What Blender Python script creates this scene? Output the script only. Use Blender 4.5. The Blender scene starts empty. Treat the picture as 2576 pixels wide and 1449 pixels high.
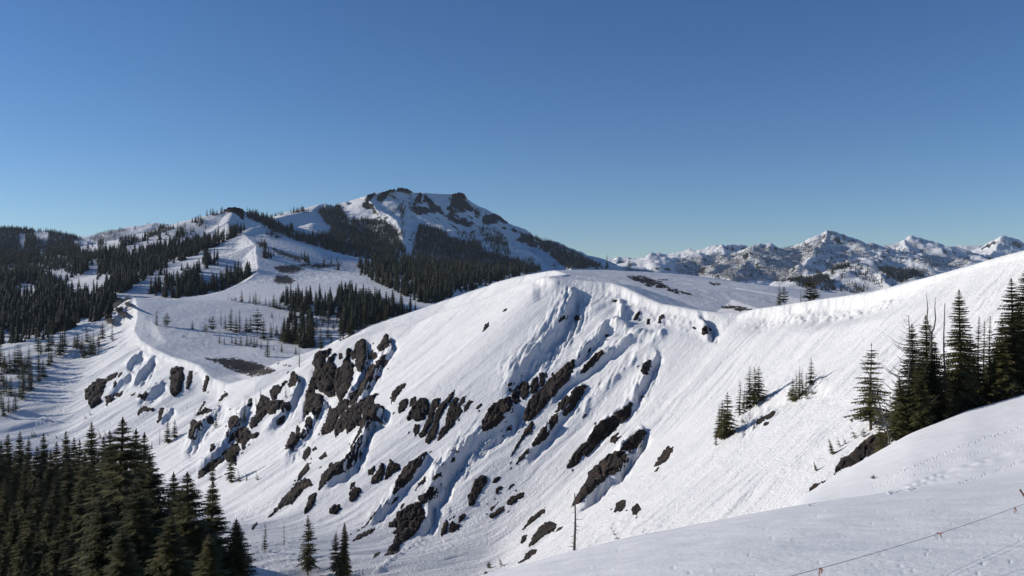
import bpy, math, random
import numpy as np
from mathutils import Vector
random.seed(7)
RNG = np.random.default_rng(11)
scene = bpy.context.scene
COL = scene.collection

# ------------------------------------------------------------------ camera, sky, sun
FPX, CX, CY = 2231.0, 1288.0, 724.5          # focal length and centre in units of a 2576 px wide picture
cam_data = bpy.data.cameras.new("camera")
cam = bpy.data.objects.new("camera", cam_data)
COL.objects.link(cam)
cam.location = (0, 0, 0)
cam.rotation_euler = (math.radians(90), 0, 0)
cam_data.sensor_width = 36.0
cam_data.lens = 36.0 * FPX / 2576.0
cam_data.clip_start = 0.3
cam_data.clip_end = 60000.0
scene.camera = cam

SUN_EL, SUN_AZ = math.radians(17.0), math.radians(-79.0)    # azimuth from +Y (view direction) towards +X
SUN_DIR = Vector((math.sin(SUN_AZ) * math.cos(SUN_EL), math.cos(SUN_AZ) * math.cos(SUN_EL), math.sin(SUN_EL)))
world = bpy.data.worlds.new("World")
scene.world = world
world.use_nodes = True
wn = world.node_tree.nodes
sky = wn.new("ShaderNodeTexSky")
sky.sky_type = 'NISHITA'
sky.sun_disc = False
sky.sun_elevation = SUN_EL
sky.sun_rotation = SUN_AZ
sky.altitude = 2500.0
sky.air_density = 1.0
sky.dust_density = 0.6
sky.ozone_density = 3.2
bg = wn["Background"]
bg.inputs["Strength"].default_value = 0.106
hsv = wn.new("ShaderNodeHueSaturation")
hsv.inputs["Saturation"].default_value = 1.15
hsv.inputs["Hue"].default_value = 0.506
world.node_tree.links.new(sky.outputs[0], hsv.inputs["Color"])
world.node_tree.links.new(hsv.outputs[0], bg.inputs[0])
sun_data = bpy.data.lights.new("sun", 'SUN')
sun_data.energy = 4.75
sun_data.angle = math.radians(0.5)
sun_data.color = (1.0, 0.93, 0.84)
sun = bpy.data.objects.new("sun", sun_data)
COL.objects.link(sun)
sun.rotation_euler = SUN_DIR.to_track_quat('Z', 'Y').to_euler()
sun.location = (-60, 20, 80)
scene.view_settings.view_transform = 'Standard'
scene.view_settings.look = 'None'
scene.view_settings.gamma = 1.0
scene.view_settings.use_curve_mapping = False
scene.view_settings.exposure = 0.0
scene.cycles.max_bounces = 4
scene.cycles.diffuse_bounces = 1
scene.cycles.glossy_bounces = 1
scene.cycles.transparent_max_bounces = 4
scene.cycles.use_denoising = True

# ------------------------------------------------------------------ helpers
def at(px, py, d):
    """picture point + forward distance -> world point"""
    return ((px - CX) / FPX * d, d, (CY - py) / FPX * d)

def hash2(ix, iy, seed):
    with np.errstate(over='ignore'):
        h = (ix.astype(np.int64) * 374761393 + iy.astype(np.int64) * 668265263 + seed * 974634777) & 0xffffffff
        h = ((h ^ (h >> 13)) * 1274126177) & 0xffffffff
        h = (h ^ (h >> 16)) & 0xffffff
    return h.astype(np.float32) / np.float32(0xffffff)

def vnoise(x, y, seed=0):
    xi, yi = np.floor(x), np.floor(y)
    fx, fy = (x - xi).astype(np.float32), (y - yi).astype(np.float32)
    fx = fx * fx * fx * (fx * (fx * 6 - 15) + 10); fy = fy * fy * fy * (fy * (fy * 6 - 15) + 10)
    a, b = hash2(xi, yi, seed), hash2(xi + 1, yi, seed)
    c, d = hash2(xi, yi + 1, seed), hash2(xi + 1, yi + 1, seed)
    return (a + (b - a) * fx) * (1 - fy) + (c + (d - c) * fx) * fy

def fbm(x, y, seed=0, octs=4, gain=0.5):
    """about -1..1"""
    s, a, t = 0.0, 1.0, 0.0
    ca, sa = math.cos(0.6), math.sin(0.6)
    for i in range(octs):
        s = s + a * (vnoise(x, y, seed + i * 17) * 2 - 1)
        t += a
        a *= gain
        x, y = (x * ca - y * sa) * 2.03 + 13.7, (x * sa + y * ca) * 2.03 + 5.1
    return s / t

def cells(x, y, seed=0, jit=0.9):
    """distance to the nearest and second nearest jittered point, and a cell value"""
    xi, yi = np.floor(x), np.floor(y)
    f1 = np.full(x.shape, 9.0, np.float32); f2 = f1.copy(); val = np.zeros(x.shape, np.float32)
    for dx in (-1, 0, 1):
        for dy in (-1, 0, 1):
            cx_, cy_ = xi + dx, yi + dy
            px_ = cx_ + 0.5 + jit * (hash2(cx_, cy_, seed) - 0.5)
            py_ = cy_ + 0.5 + jit * (hash2(cx_, cy_, seed + 5) - 0.5)
            dd = np.hypot(x - px_, y - py_).astype(np.float32)
            near = dd < f1
            f2 = np.where(near, f1, np.minimum(f2, dd))
            val = np.where(near, hash2(cx_, cy_, seed + 9), val)
            f1 = np.where(near, dd, f1)
    return f1, f2, val

def inside(poly, x, y):
    """points in polygon"""
    p = np.asarray(poly, float)
    res = np.zeros(np.shape(x), bool)
    j = len(p) - 1
    for i in range(len(p)):
        (xi, yi), (xj, yj) = p[i], p[j]
        if yi != yj:
            res ^= ((yi > y) != (yj > y)) & (x < (xj - xi) * (y - yi) / (yj - yi) + xi)
        j = i
    return res

def edge_dist(poly, x, y, closed=True):
    p = np.asarray(poly, float)
    n = len(p)
    best = np.full(np.shape(x), 1e9)
    for i in range(n if closed else n - 1):
        a, b = p[i], p[(i + 1) % n]
        ab = b - a
        L = max(1e-9, ab @ ab)
        t = np.clip(((x - a[0]) * ab[0] + (y - a[1]) * ab[1]) / L, 0, 1)
        best = np.minimum(best, np.hypot(x - a[0] - t * ab[0], y - a[1] - t * ab[1]))
    return best

def mesh_from(name, verts, quads=None, tris=None, mats=(), attrs=None, midx=None):
    me = bpy.data.meshes.new(name)
    verts = np.asarray(verts, np.float32)
    me.vertices.add(len(verts))
    me.vertices.foreach_set("co", verts.ravel())
    loops, starts, n0 = [], [], 0
    if quads is not None and len(quads):
        q = np.asarray(quads, np.int32)
        loops.append(q.ravel()); starts.append(np.arange(len(q), dtype=np.int32) * 4); n0 = q.size
    if tris is not None and len(tris):
        t = np.asarray(tris, np.int32)
        loops.append(t.ravel()); starts.append(n0 + np.arange(len(t), dtype=np.int32) * 3)
    loops = np.concatenate(loops); starts = np.concatenate(starts)
    me.loops.add(len(loops)); me.loops.foreach_set("vertex_index", loops)
    me.polygons.add(len(starts)); me.polygons.foreach_set("loop_start", starts)
    for m in mats:
        me.materials.append(m)
    if midx is not None:
        me.polygons.foreach_set("material_index", np.asarray(midx, np.int32))
    for k, v in (attrs or {}).items():
        a = me.attributes.new(k, 'FLOAT', 'POINT')
        a.data.foreach_set("value", np.asarray(v, np.float32).ravel())
    me.update(calc_edges=True)
    me.validate()
    return me

def link(name, me, parent=None, loc=None):
    o = bpy.data.objects.new(name, me)
    COL.objects.link(o)
    if parent is not None:
        o.parent = parent
    if loc is not None:
        o.location = loc
    return o

def tag(o, label=None, cat=None, group=None, kind=None):
    if label: o["label"] = label
    if cat: o["category"] = cat
    if group: o["group"] = group
    if kind: o["kind"] = kind
    return o

# ------------------------------------------------------------------ materials
def new_mat(name):
    m = bpy.data.materials.new(name)
    m.use_nodes = True
    nt = m.node_tree
    b = nt.nodes["Principled BSDF"]
    return m, nt, b

def N(nt, typ, **kw):
    n = nt.nodes.new(typ)
    for k, v in kw.items():
        if k.startswith("i_"):
            key = k[2:]
            n.inputs[int(key) if key.isdigit() else key.replace("_", " ")].default_value = v
        else:
            setattr(n, k, v)
    return n

def snow_material(name, fine, coarse, strength, streak=None, dist=0.15, crags=False):
    """white snow; bump from wind crust noise, and streaks down the fall line; attribute 'earth' shows bare ground"""
    m, nt, b = new_mat(name)
    L = nt.links.new
    geo = N(nt, "ShaderNodeNewGeometry")
    n1 = N(nt, "ShaderNodeTexNoise", i_Scale=fine, i_Detail=5.0, i_Roughness=0.6)
    L(geo.outputs["Position"], n1.inputs["Vector"])
    n2 = N(nt, "ShaderNodeTexNoise", i_Scale=coarse, i_Detail=4.0, i_Roughness=0.55)
    L(geo.outputs["Position"], n2.inputs["Vector"])
    add = N(nt, "ShaderNodeMath", operation='ADD')
    L(n1.outputs["Fac"], add.inputs[0]); L(n2.outputs["Fac"], add.inputs[1])
    last = add
    if streak:
        w = 1.2
        mp = N(nt, "ShaderNodeMapping", vector_type='TEXTURE')
        mp.inputs["Rotation"].default_value = (0, 0, math.radians(124))
        mp.inputs["Scale"].default_value = (1.1, 22.0, 8.0)
        L(geo.outputs["Position"], mp.inputs["Vector"])
        n3 = N(nt, "ShaderNodeTexNoise", i_Scale=1.0, i_Detail=5.0, i_Roughness=0.65)
        L(mp.outputs[0], n3.inputs["Vector"])
        mul = N(nt, "ShaderNodeMath", operation='MULTIPLY', i_1=w)
        L(n3.outputs["Fac"], mul.inputs[0])
        add2 = N(nt, "ShaderNodeMath", operation='ADD')
        L(add.outputs[0], add2.inputs[0]); L(mul.outputs[0], add2.inputs[1])
        last = add2
    bump = N(nt, "ShaderNodeBump", i_Strength=strength, i_Distance=dist)
    L(last.outputs[0], bump.inputs["Height"])
    att = N(nt, "ShaderNodeAttribute", attribute_name="earth")
    # bare ground with a ragged, grassy edge
    me_ = N(nt, "ShaderNodeMapping", vector_type='TEXTURE')
    me_.inputs["Scale"].default_value = (1.6, 3.6, 1.0)
    L(geo.outputs["Position"], me_.inputs["Vector"])
    ne = N(nt, "ShaderNodeTexNoise", i_Scale=0.45, i_Detail=8.0, i_Roughness=0.75)
    L(me_.outputs[0], ne.inputs["Vector"])
    ma = N(nt, "ShaderNodeMath", operation='MULTIPLY_ADD', i_1=2.2, i_2=-1.1)
    L(ne.outputs["Fac"], ma.inputs[0])
    ad = N(nt, "ShaderNodeMath", operation='ADD')
    L(att.outputs["Fac"], ad.inputs[0]); L(ma.outputs[0], ad.inputs[1])
    mr = N(nt, "ShaderNodeMapRange", i_From_Min=0.46, i_From_Max=0.56)
    L(ad.outputs[0], mr.inputs["Value"])
    # the snow itself varies a little: new snow, wind crust, dust
    nd = N(nt, "ShaderNodeTexNoise", i_Scale=coarse * 0.35, i_Detail=5.0, i_Roughness=0.6)
    L(geo.outputs["Position"], nd.inputs["Vector"])
    sr = N(nt, "ShaderNodeValToRGB")
    sr.color_ramp.elements[0].position = 0.3; sr.color_ramp.elements[0].color = (0.70, 0.71, 0.72, 1)
    sr.color_ramp.elements[1].position = 0.7; sr.color_ramp.elements[1].color = (0.78, 0.78, 0.78, 1)
    L(nd.outputs["Fac"], sr.inputs[0])
    er = N(nt, "ShaderNodeValToRGB")
    er.color_ramp.elements[0].position = 0.38; er.color_ramp.elements[0].color = (0.010, 0.008, 0.007, 1)
    er.color_ramp.elements[1].position = 0.62; er.color_ramp.elements[1].color = (0.060, 0.044, 0.032, 1)
    ng = N(nt, "ShaderNodeTexNoise", i_Scale=0.16, i_Detail=9.0, i_Roughness=0.8)
    L(me_.outputs[0], ng.inputs["Vector"])
    L(ng.outputs["Fac"], er.inputs[0])
    mix = N(nt, "ShaderNodeMix", data_type='RGBA')
    L(mr.outputs[0], mix.inputs["Factor"])
    L(sr.outputs[0], mix.inputs["A"]); L(er.outputs[0], mix.inputs["B"])
    out = mix.outputs["Result"]
    if crags:
        # steep ground sheds its snow and shows rock
        sx = N(nt, "ShaderNodeSeparateXYZ"); L(geo.outputs["Normal"], sx.inputs[0])
        nr = N(nt, "ShaderNodeTexNoise", i_Scale=0.016, i_Detail=8.0, i_Roughness=0.7)
        L(geo.outputs["Position"], nr.inputs["Vector"])
        mm = N(nt, "ShaderNodeMath", operation='MULTIPLY_ADD', i_1=0.9, i_2=-0.45); L(nr.outputs["Fac"], mm.inputs[0])
        aa = N(nt, "ShaderNodeMath", operation='ADD'); L(sx.outputs["Z"], aa.inputs[0]); L(mm.outputs[0], aa.inputs[1])
        rr = N(nt, "ShaderNodeMapRange", i_From_Min=0.77, i_From_Max=0.70); L(aa.outputs[0], rr.inputs["Value"])
        m2 = N(nt, "ShaderNodeMix", data_type='RGBA')
        m2.inputs["B"].default_value = (0.030, 0.029, 0.030, 1)
        L(rr.outputs[0], m2.inputs["Factor"]); L(out, m2.inputs["A"])
        out = m2.outputs["Result"]
    L(out, b.inputs["Base Color"])
    b.inputs["Roughness"].default_value = 0.75
    b.inputs["Specular IOR Level"].default_value = 0.25
    L(bump.outputs[0], b.inputs["Normal"])
    return m
# ------------------------------------------------------------------ terrain: ridges drawn as 3D polylines, the land falls away on both sides
# a vertex: (px, py, d) ; a profile: (s1, L, s2): drop = s2*r + (s1-s2)*L*(1-exp(-r/L))
def P3(v):
    return at(*v) if len(v) == 3 else v[:3]     # 4 values = world point already

def seg_arrays(lines):
    out = []
    for pts, pl, pr in lines:
        w = [P3(p) for p in pts]
        for i in range(len(w) - 1):
            a, b = w[i], w[i + 1]
            l = pl[i] if isinstance(pl, list) else pl
            r = pr[i] if isinstance(pr, list) else pr
            out.append((a, b, l, r))
    return out

W = 1  # marks a world point
MAIN = [(190, -200, 20, W), (175, 60, 16, W), (2900, 540, 215), (2576, 629, 260), (2517, 644, 272), (2450, 664, 285), (2350, 692, 305), (2267, 714, 325),
        (2184, 735.5, 340), (2110, 745.5, 355), (2050, 754, 365), (1967, 767, 380), (1897, 777, 392), (1865, 786, 400), (1820, 786, 405),
        (1786, 783, 409), (1750, 779, 415), (1714, 772, 422), (1667, 764, 432), (1630, 752, 440), (1597, 735, 450), (1563, 719, 460),
        (1540, 711, 466), (1480, 706, 472), (1440, 702, 476), (1400, 699, 478), (1375, 696, 482), (1358, 699.5, 490), (1309, 714, 505),
        (1242, 742, 520), (1169, 764, 535), (1105, 785.5, 550), (1054, 810, 560), (980, 827, 570), (940, 840, 575), (880, 850, 583),
        (830, 867, 590), (800, 883, 594), (777, 900, 597), (752, 926, 602), (733, 931, 605),
        (667, 943, 612), (620, 953, 622), (575, 966, 634), (530, 951, 655), (500, 919, 680), (465, 906, 700), (433, 898, 720), (383, 876, 760),
        (352, 857, 800), (335, 832, 845), (343, 800, 890), (345, 775, 940), (338, 750, 1000), (372, 758, 1080),
        (447, 752, 1150), (500, 745, 1190), (563, 731, 1250), (617, 705, 1330), (648, 681, 1400), (643, 648, 1500), (640, 614, 1600),
        (610, 588, 1680), (633, 570, 1720), (653, 566.5, 1750), (628, 592, 1900), (580, 588, 2080), (573, 557, 2250), (587, 521.5, 2400),
        (613, 529, 2430), (650, 540, 2500), (683, 548, 2650), (720, 539, 2900), (760, 531, 3150), (792, 528.5, 3300), (800, 519, 3350),
        (817, 510, 3400), (858, 518, 3420), (880, 515, 3430), (905, 507, 3430), (922, 490.5, 3440), (949, 480.5, 3480), (992, 473.5, 3560), (1032, 480.5, 3660),
        (1065, 483, 3740), (1112, 485.5, 3850), (1150, 485.5, 3930), (1163, 488, 3970), (1173, 506, 4000), (1197, 527, 4050), (1232, 550.5, 4130), (1272, 575.5, 4230),
        (1322, 594, 4340), (1359, 604, 4430), (1409, 620.5, 4540), (1452, 640.5, 4640), (1500, 663, 4720), (1530, 720, 4800)]
def main_profiles():
    pl, pr = [], []
    for i in range(len(MAIN) - 1):
        v = MAIN[i]
        if len(v) == 4 or v[2] < 400: l, r = (0.78, 240, 0.34), (0.10, 100, 0.10)
        elif v[2] < 490: l, r = (0.78, 240, 0.34), (0.10, 100, 0.24)
        elif v[2] < 600: l, r = (0.76, 240, 0.34), (0.40, 120, 0.28)
        elif v[2] < 700: l, r = (0.80, 60, 0.45), (0.03, 150, 0.02)
        elif v[2] < 1000: l, r = (0.72, 90, 0.45), (0.015, 200, 0.015)
        elif v[2] < 1330: l, r = (0.55, 60, 0.22), (0.03, 250, 0.04)
        elif v[2] < 1650: l, r = (0.70, 90, 0.20), (0.16, 150, 0.11)
        elif v[2] < 2000: l, r = (0.60, 120, 0.20), (0.45, 250, 0.26)
        elif v[2] < 2700: l, r = (0.55, 200, 0.22), (0.52, 300, 0.30)
        elif v[2] < 3450: l, r = (0.35, 200, 0.3), (0.45, 300, 0.36)
        elif v[2] < 3990: l, r = (0.5, 200, 0.4), (0.95, 380, 0.42)
        else: l, r = (0.6, 200, 0.4), (0.72, 500, 0.50)
        pl.append(l); pr.append(r)
    return pl, pr
mpl, mpr = main_profiles()
MSEG = seg_arrays([(MAIN, mpl, mpr)])

# ridges to the right of (behind) the main crest
RIGHT = [
    # snow dome behind the cornice
    ([(1372, 686.5, 492), (1408, 679.5, 535), (1459, 676.5, 575), (1525, 676.5, 605), (1625, 680.5, 622), (1717, 687, 625), (1800, 695.5, 618), (1884, 709, 605), (1984, 724, 590), (2067, 735.5, 570), (2110, 745, 560), (2200, 765, 550)],
     (0.10, 60, 0.35), (0.098, 150, 0.12)),
    # spur to the right of the second hill
    ([(653, 566.5, 1750), (677, 574, 1735), (717, 597, 1700), (750, 620, 1660), (787, 646, 1620), (840, 690, 1560)], (0.4, 200, 0.2), (0.40, 200, 0.25)),
    # mounds on the second plateau
    ([(765, 664, 1640), (800, 648.5, 1680), (832, 651, 1700), (858, 656, 1715), (890, 664, 1725)], (0.3, 60, 0.2), (0.28, 60, 0.10)),
    ([(895, 668, 1880), (925, 650, 1920), (959, 645.5, 1950), (1010, 649, 2000), (1059, 655, 2060), (1110, 672, 2100)], (0.3, 100, 0.2), (0.22, 80, 0.08)),
    ([(738, 582, 2600), (760, 571, 2640), (783, 565.5, 2660), (808, 570, 2680), (830, 583, 2700)], (0.3, 100, 0.25), (0.42, 120, 0.2)),
    # spurs of the table mountain
    ([(922, 491, 3440), (932, 512, 3380), (950, 528, 3300), (975, 540, 3210), (995, 552, 3120), (1008, 575, 3000), (1015, 610, 2850)], (0.45, 200, 0.32), (0.75, 250, 0.42)),
    ([(1030, 481, 3660), (1040, 505, 3560), (1050, 535, 3470)], (0.9, 100, 0.5), (0.9, 100, 0.5)),
    ([(1150, 486, 3930), (1135, 508, 3850), (1125, 530, 3780)], (0.9, 100, 0.5), (0.9, 100, 0.5)),
    ([(1232, 600, 3300), (1245, 612, 3250), (1262, 624, 3200), (1290, 650, 3050)], (0.4, 100, 0.35), (0.6, 100, 0.4)),
    ([(1332, 600, 4340), (1362, 622, 3800), (1405, 650, 3350), (1440, 680, 2950)], (0.30, 300, 0.25), (0.6, 300, 0.35)),
    ([(1290, 690, 2600), (1200, 700, 2400), (1050, 700, 2300), (900, 690, 2300)], (0.15, 300, 0.1), (0.12, 300, 0.1)),
]
# ridges on the far left, and spurs that fall to the left valley
LEFT = [
    ([(338, 750, 1000), (315, 750, 1000), (296, 772, 992), (262, 797, 985), (223, 813, 975), (160, 835, 965), (100, 865, 950), (0, 901, 925), (-200, 975, 880), (-500, 1100, 800)], (0.6, 60, 0.35), (1.3, 60, 0.9)),
    ([(587, 521.5, 2400), (563, 528, 2390), (533, 547, 2350), (483, 578, 2300), (417, 600, 2230), (383, 614, 2150), (310, 640, 2000), (200, 685, 1800), (100, 735, 1600), (0, 780, 1450), (-250, 880, 1250)], (0.42, 200, 0.3), (0.36, 150, 0.16)),
    ([(563, 731, 1250), (470, 745, 1240), (380, 770, 1200), (250, 800, 1150), (100, 850, 1050)], (0.30, 100, 0.2), (0.28, 100, 0.2)),
    ([(640, 614, 1600), (560, 640, 1560), (470, 680, 1500), (380, 715, 1420), (250, 745, 1330), (100, 790, 1200)], (0.34, 120, 0.2), (0.28, 120, 0.16)),
    ([(573, 557, 2250), (520, 590, 2150), (450, 625, 2030), (360, 665, 1850), (250, 705, 1650), (100, 760, 1420)], (0.34, 120, 0.2), (0.30, 120, 0.16)),
    # far dark hills
    ([(-400, 575, 3300), (-150, 570, 3200), (0, 572, 3150), (67, 577, 3120), (133, 586, 3080), (183, 596, 3040), (213, 606, 3000), (255, 640, 2850), (330, 690, 2600)], (0.4, 300, 0.3), (0.36, 300, 0.22)),
    ([(120, 650, 4700), (217, 606, 4700), (250, 590, 4650), (283, 580, 4600), (333, 568, 4600), (387, 563, 4600), (420, 566, 4600), (447, 573, 4620), (520, 610, 4700)], (0.4, 300, 0.3), (0.30, 300, 0.22)),
    ([(340, 566, 4600), (330, 590, 4350), (300, 620, 4000)], (0.35, 300, 0.3), (0.35, 300, 0.22)),
]
# far ranges
FAR = [
    ([(1440, 700, 5200), (1500, 664, 5200), (1525, 663, 5150), (1575, 654, 5100), (1608, 648, 5050), (1635, 639, 5000), (1662, 642, 5000), (1717, 652, 5000), (1784, 647, 5050), (1850, 641, 5100), (1881, 628, 5100), (1897, 617, 5100),
      (1925, 619, 5150), (1945, 616, 5150), (1968, 622, 5200), (1982, 622, 5200), (2017, 612, 5250), (2044, 607, 5300), (2060, 594.5, 5350), (2081, 586.5, 5400), (2114, 594, 5550), (2151, 605.5, 5700), (2211, 619.5, 5900), (2260, 640, 6100)],
     (0.4, 300, 0.3), (0.50, 420, 0.16)),
    ([(2081, 586.5, 5400), (2070, 615, 5150), (2040, 645, 4850), (2000, 680, 4500)], (0.5, 300, 0.2), (0.5, 300, 0.2)),
    ([(1897, 617, 5100), (1885, 645, 4850), (1850, 680, 4500)], (0.4, 300, 0.2), (0.4, 300, 0.2)),
    ([(1640, 640, 7200), (1717, 633, 7200), (1750, 629, 7150), (1777, 619, 7150), (1814, 614, 7100), (1850, 620.5, 7200), (1881, 624, 7300), (1920, 640, 7400)], (0.5, 300, 0.3), (0.6, 300, 0.3)),
    ([(1814, 614, 7100), (1822, 635, 6700)], (0.6, 300, 0.3), (0.7, 300, 0.3)),
    ([(2180, 640, 6500), (2211, 620, 6500), (2230, 612, 6450), (2264, 610.5, 6400), (2274, 600.5, 6350), (2291, 597, 6350), (2334, 610.5, 6600), (2384, 622, 6800), (2404, 625.5, 7000)], (0.4, 400, 0.3), (0.50, 420, 0.2)),
    ([(2274, 600.5, 6350), (2280, 622, 6050), (2275, 645, 5750), (2285, 668, 5450), (2296, 690, 5200)], (0.42, 400, 0.2), (0.60, 300, 0.2)),
    ([(2404, 625.5, 7400), (2424, 619, 7350), (2467, 615.5, 7300), (2501, 610.5, 7250), (2517, 599, 7200), (2524, 594.5, 7200), (2534, 600.5, 7220), (2557, 612, 7300), (2576, 615.5, 7350), (2700, 600, 7400), (2950, 640, 7400)], (0.5, 400, 0.3), (0.55, 400, 0.25)),
    ([(2524, 594.5, 7200), (2500, 625, 6800), (2470, 655, 6400)], (0.55, 400, 0.3), (0.60, 400, 0.25)),
    ([(2300, 672, 5000), (2360, 664, 5050), (2430, 660, 5200), (2500, 668, 5300)], (0.3, 300, 0.3), (0.16, 300, 0.14)),
    # sunlit knob in front of the right range
    ([(2260, 700, 3650), (2220, 668, 3520), (2190, 660, 3500), (2168, 655.5, 3480), (2130, 674, 3380), (2085, 700, 3260), (2040, 720, 3150)], (0.32, 160, 0.25), (0.36, 160, 0.25)),
    ([(2190, 660, 3500), (2205, 685, 3300), (2235, 712, 3120), (2262, 745, 2950)], (0.50, 160, 0.3), (0.50, 160, 0.3)),
    ([(1985, 720, 2900), (2005, 705, 2880), (2030, 712, 2850)], (0.4, 100, 0.3), (0.4, 100, 0.3)),
]
RSEG, LSEG, FSEG = seg_arrays(RIGHT), seg_arrays(LEFT), seg_arrays(FAR)

def prof(p, r):
    s1, L, s2 = p
    if s1 == s2: return s1 * r
    return s2 * r + (s1 - s2) * L * (1 - np.exp(r * (-1.0 / L)))

def roof(segs, X, Y, lim=None):
    """highest of the roofs over the given ridge segments"""
    Z = np.full(X.shape, -1e4, np.float32)
    for a, b, l, r in segs:
        dx, dy = b[0] - a[0], b[1] - a[1]
        LL = math.hypot(dx, dy) + 1e-6
        ux, uy = dx / LL, dy / LL
        rx, ry = X - a[0], Y - a[1]
        t = np.clip((rx * ux + ry * uy) / LL, 0, 1)
        ex, ey = rx - t * dx, ry - t * dy
        dist = np.sqrt(ex * ex + ey * ey) + 1e-3
        zs = a[2] + t * (b[2] - a[2])
        over = np.abs(rx * ux + ry * uy - t * LL) if r[0] < 0.2 else 0.0
        if l == r:
            z = zs - prof(l, dist)
        else:
            w = np.clip((ux * ry - uy * rx) / dist, -1, 1) * 0.5 + 0.5       # 1 = left of the ridge
            z = zs - (prof(r, dist) * (1 - w) + prof(l, dist) * w)
        np.maximum(Z, z - 0.25 * over, out=Z)
    return Z

def main_ridge(X, Y):
    """signed distance to the main crest (positive = left), crest height at the nearest point, left and right roofs"""
    best = np.full(X.shape, 1e9, np.float32)
    side = np.zeros(X.shape, np.float32); along = np.zeros(X.shape, np.float32)
    ZL = np.full(X.shape, -1e4, np.float32); ZR = ZL.copy(); zc = ZL.copy()
    s0 = 0.0
    for a, b, l, r in MSEG:
        dx, dy = b[0] - a[0], b[1] - a[1]
        LL = math.hypot(dx, dy) + 1e-6
        ux, uy = dx / LL, dy / LL
        rx, ry = X - a[0], Y - a[1]
        t = np.clip((rx * ux + ry * uy) / LL, 0, 1)
        ex, ey = rx - t * dx, ry - t * dy
        dist = np.sqrt(ex * ex + ey * ey)
        zs = a[2] + t * (b[2] - a[2])
        perp = ux * ry - uy * rx
        soft = np.sqrt(dist * dist + (0.0035 * np.clip(Y - 450, 0, 4000) + 0.25) ** 2)
        near = dist - 2e-3 * np.abs(perp) < best
        best = np.where(near, dist - 2e-3 * np.abs(perp), best)
        side = np.where(near, perp, side)
        zc = np.where(near, zs, zc)
        along = np.where(near, s0 + t * LL, along)
        np.maximum(ZL, zs - prof(l, soft), out=ZL)
        over = np.abs(rx * ux + ry * uy - t * LL)
        np.maximum(ZR, zs - prof(r, soft) - (0.135 if 600 < a[1] < 1330 else 0.17) * over, out=ZR)
        s0 += LL
    return best, side > 0, zc, ZL, ZR, along

# near ground: two convex swells, each meeting the sight line at its own crest; beyond it they fall away to the left valley
A_CREST = np.array([(-1500, 1500, 36), (0, 1500, 34), (300, 1500, 34), (700, 1510, 35), (1000, 1500, 37), (1200, 1452, 40), (1350, 1414, 43), (1500, 1371, 47), (1700, 1325, 52), (2000, 1271, 60), (2300, 1231, 67), (2576, 1193, 75), (2900, 1140, 84), (4200, 1000, 100)], float)
B_CREST = np.array([(1850, 1400, 88), (1960, 1301, 98), (2004, 1259, 106), (2032, 1240, 112), (2060, 1222, 116), (2097, 1200, 121), (2160, 1163, 128), (2230, 1124, 135), (2290, 1091, 140), (2357, 1063, 146), (2430, 1034, 151), (2500, 1014, 154), (2576, 991, 155), (2700, 948, 158), (2900, 885, 160), (4200, 700, 160)], float)
def smooth_line(px, table, k, width):
    xs = np.arange(-1500, 4201, 4.0)
    ys = np.interp(xs, table[:, 0], table[:, k])
    n = int(width * 3 / 4)
    w = np.exp(-0.5 * (np.arange(-n, n + 1) * 4.0 / width) ** 2); w /= w.sum()
    ys = np.convolve(np.pad(ys, n, 'reflect', reflect_type='odd'), w, 'valid')
    return np.interp(px, xs, ys)

def near_height(X, Y):
    Yc = np.maximum(Y, 0.5)
    px = np.clip(CX + FPX * X / Yc, -1500, 4200)
    va, da = -(CY - smooth_line(px, A_CREST, 1, 110)) / FPX, smooth_line(px, A_CREST, 2, 140)
    vb, db = -(CY - smooth_line(px, B_CREST, 1, 14)) / FPX, smooth_line(px, B_CREST, 2, 60)
    ea = Yc / da - 1
    za = -va * Yc - 1.9 * ea * ea - np.interp(px, [900, 1300], [0.4, 6.0]) * np.clip(ea, 0, None) ** 2
    eb = Yc / db - 1
    zb = -vb * Yc - np.where(eb < 0, 25.0, 140.0) * eb * eb
    zb = np.where(px > 1850, zb, -1e4)
    k = 0.25
    zw = -33 - 0.115 * Yc - 10 * np.clip((px - 280) / 100, 0, 4) ** 2 - 28 * np.clip((Yc - 270) / 60, 0, 3) ** 2
    zw = np.where(Yc > 60, zw, -1e4)
    m = np.maximum(za, zb)
    z = m + k * np.log1p(np.exp(-np.abs(za - zb) / k))
    z = np.maximum(z, zw)
    lump = 0.10 * fbm(X / 5, Y / 9, 31, 4) * np.clip(Yc / 20, 0.2, 1)
    return z + lump

def noise_relief(X, Y, d, left, dist, along):
    z = np.zeros(X.shape, np.float32)
    big = np.clip((Y - 900) / 1500, 0, 1)
    rg = 1 - np.abs(fbm(X / 420, Y / 420, 23, 5))
    z += np.clip((Y - 2700) / 1200, 0, 1) * np.clip((CX + FPX * X / np.maximum(Y, 1) - 700) / 300, 0.08, 1) * (62 * (rg * rg - 0.62) + 16 * fbm(X / 70, Y / 70, 24, 3))
    z += big * (14 * fbm(X / 260, Y / 260, 3, 4) + 5 * fbm(X / 60, Y / 60, 4, 3))
    return z

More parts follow.
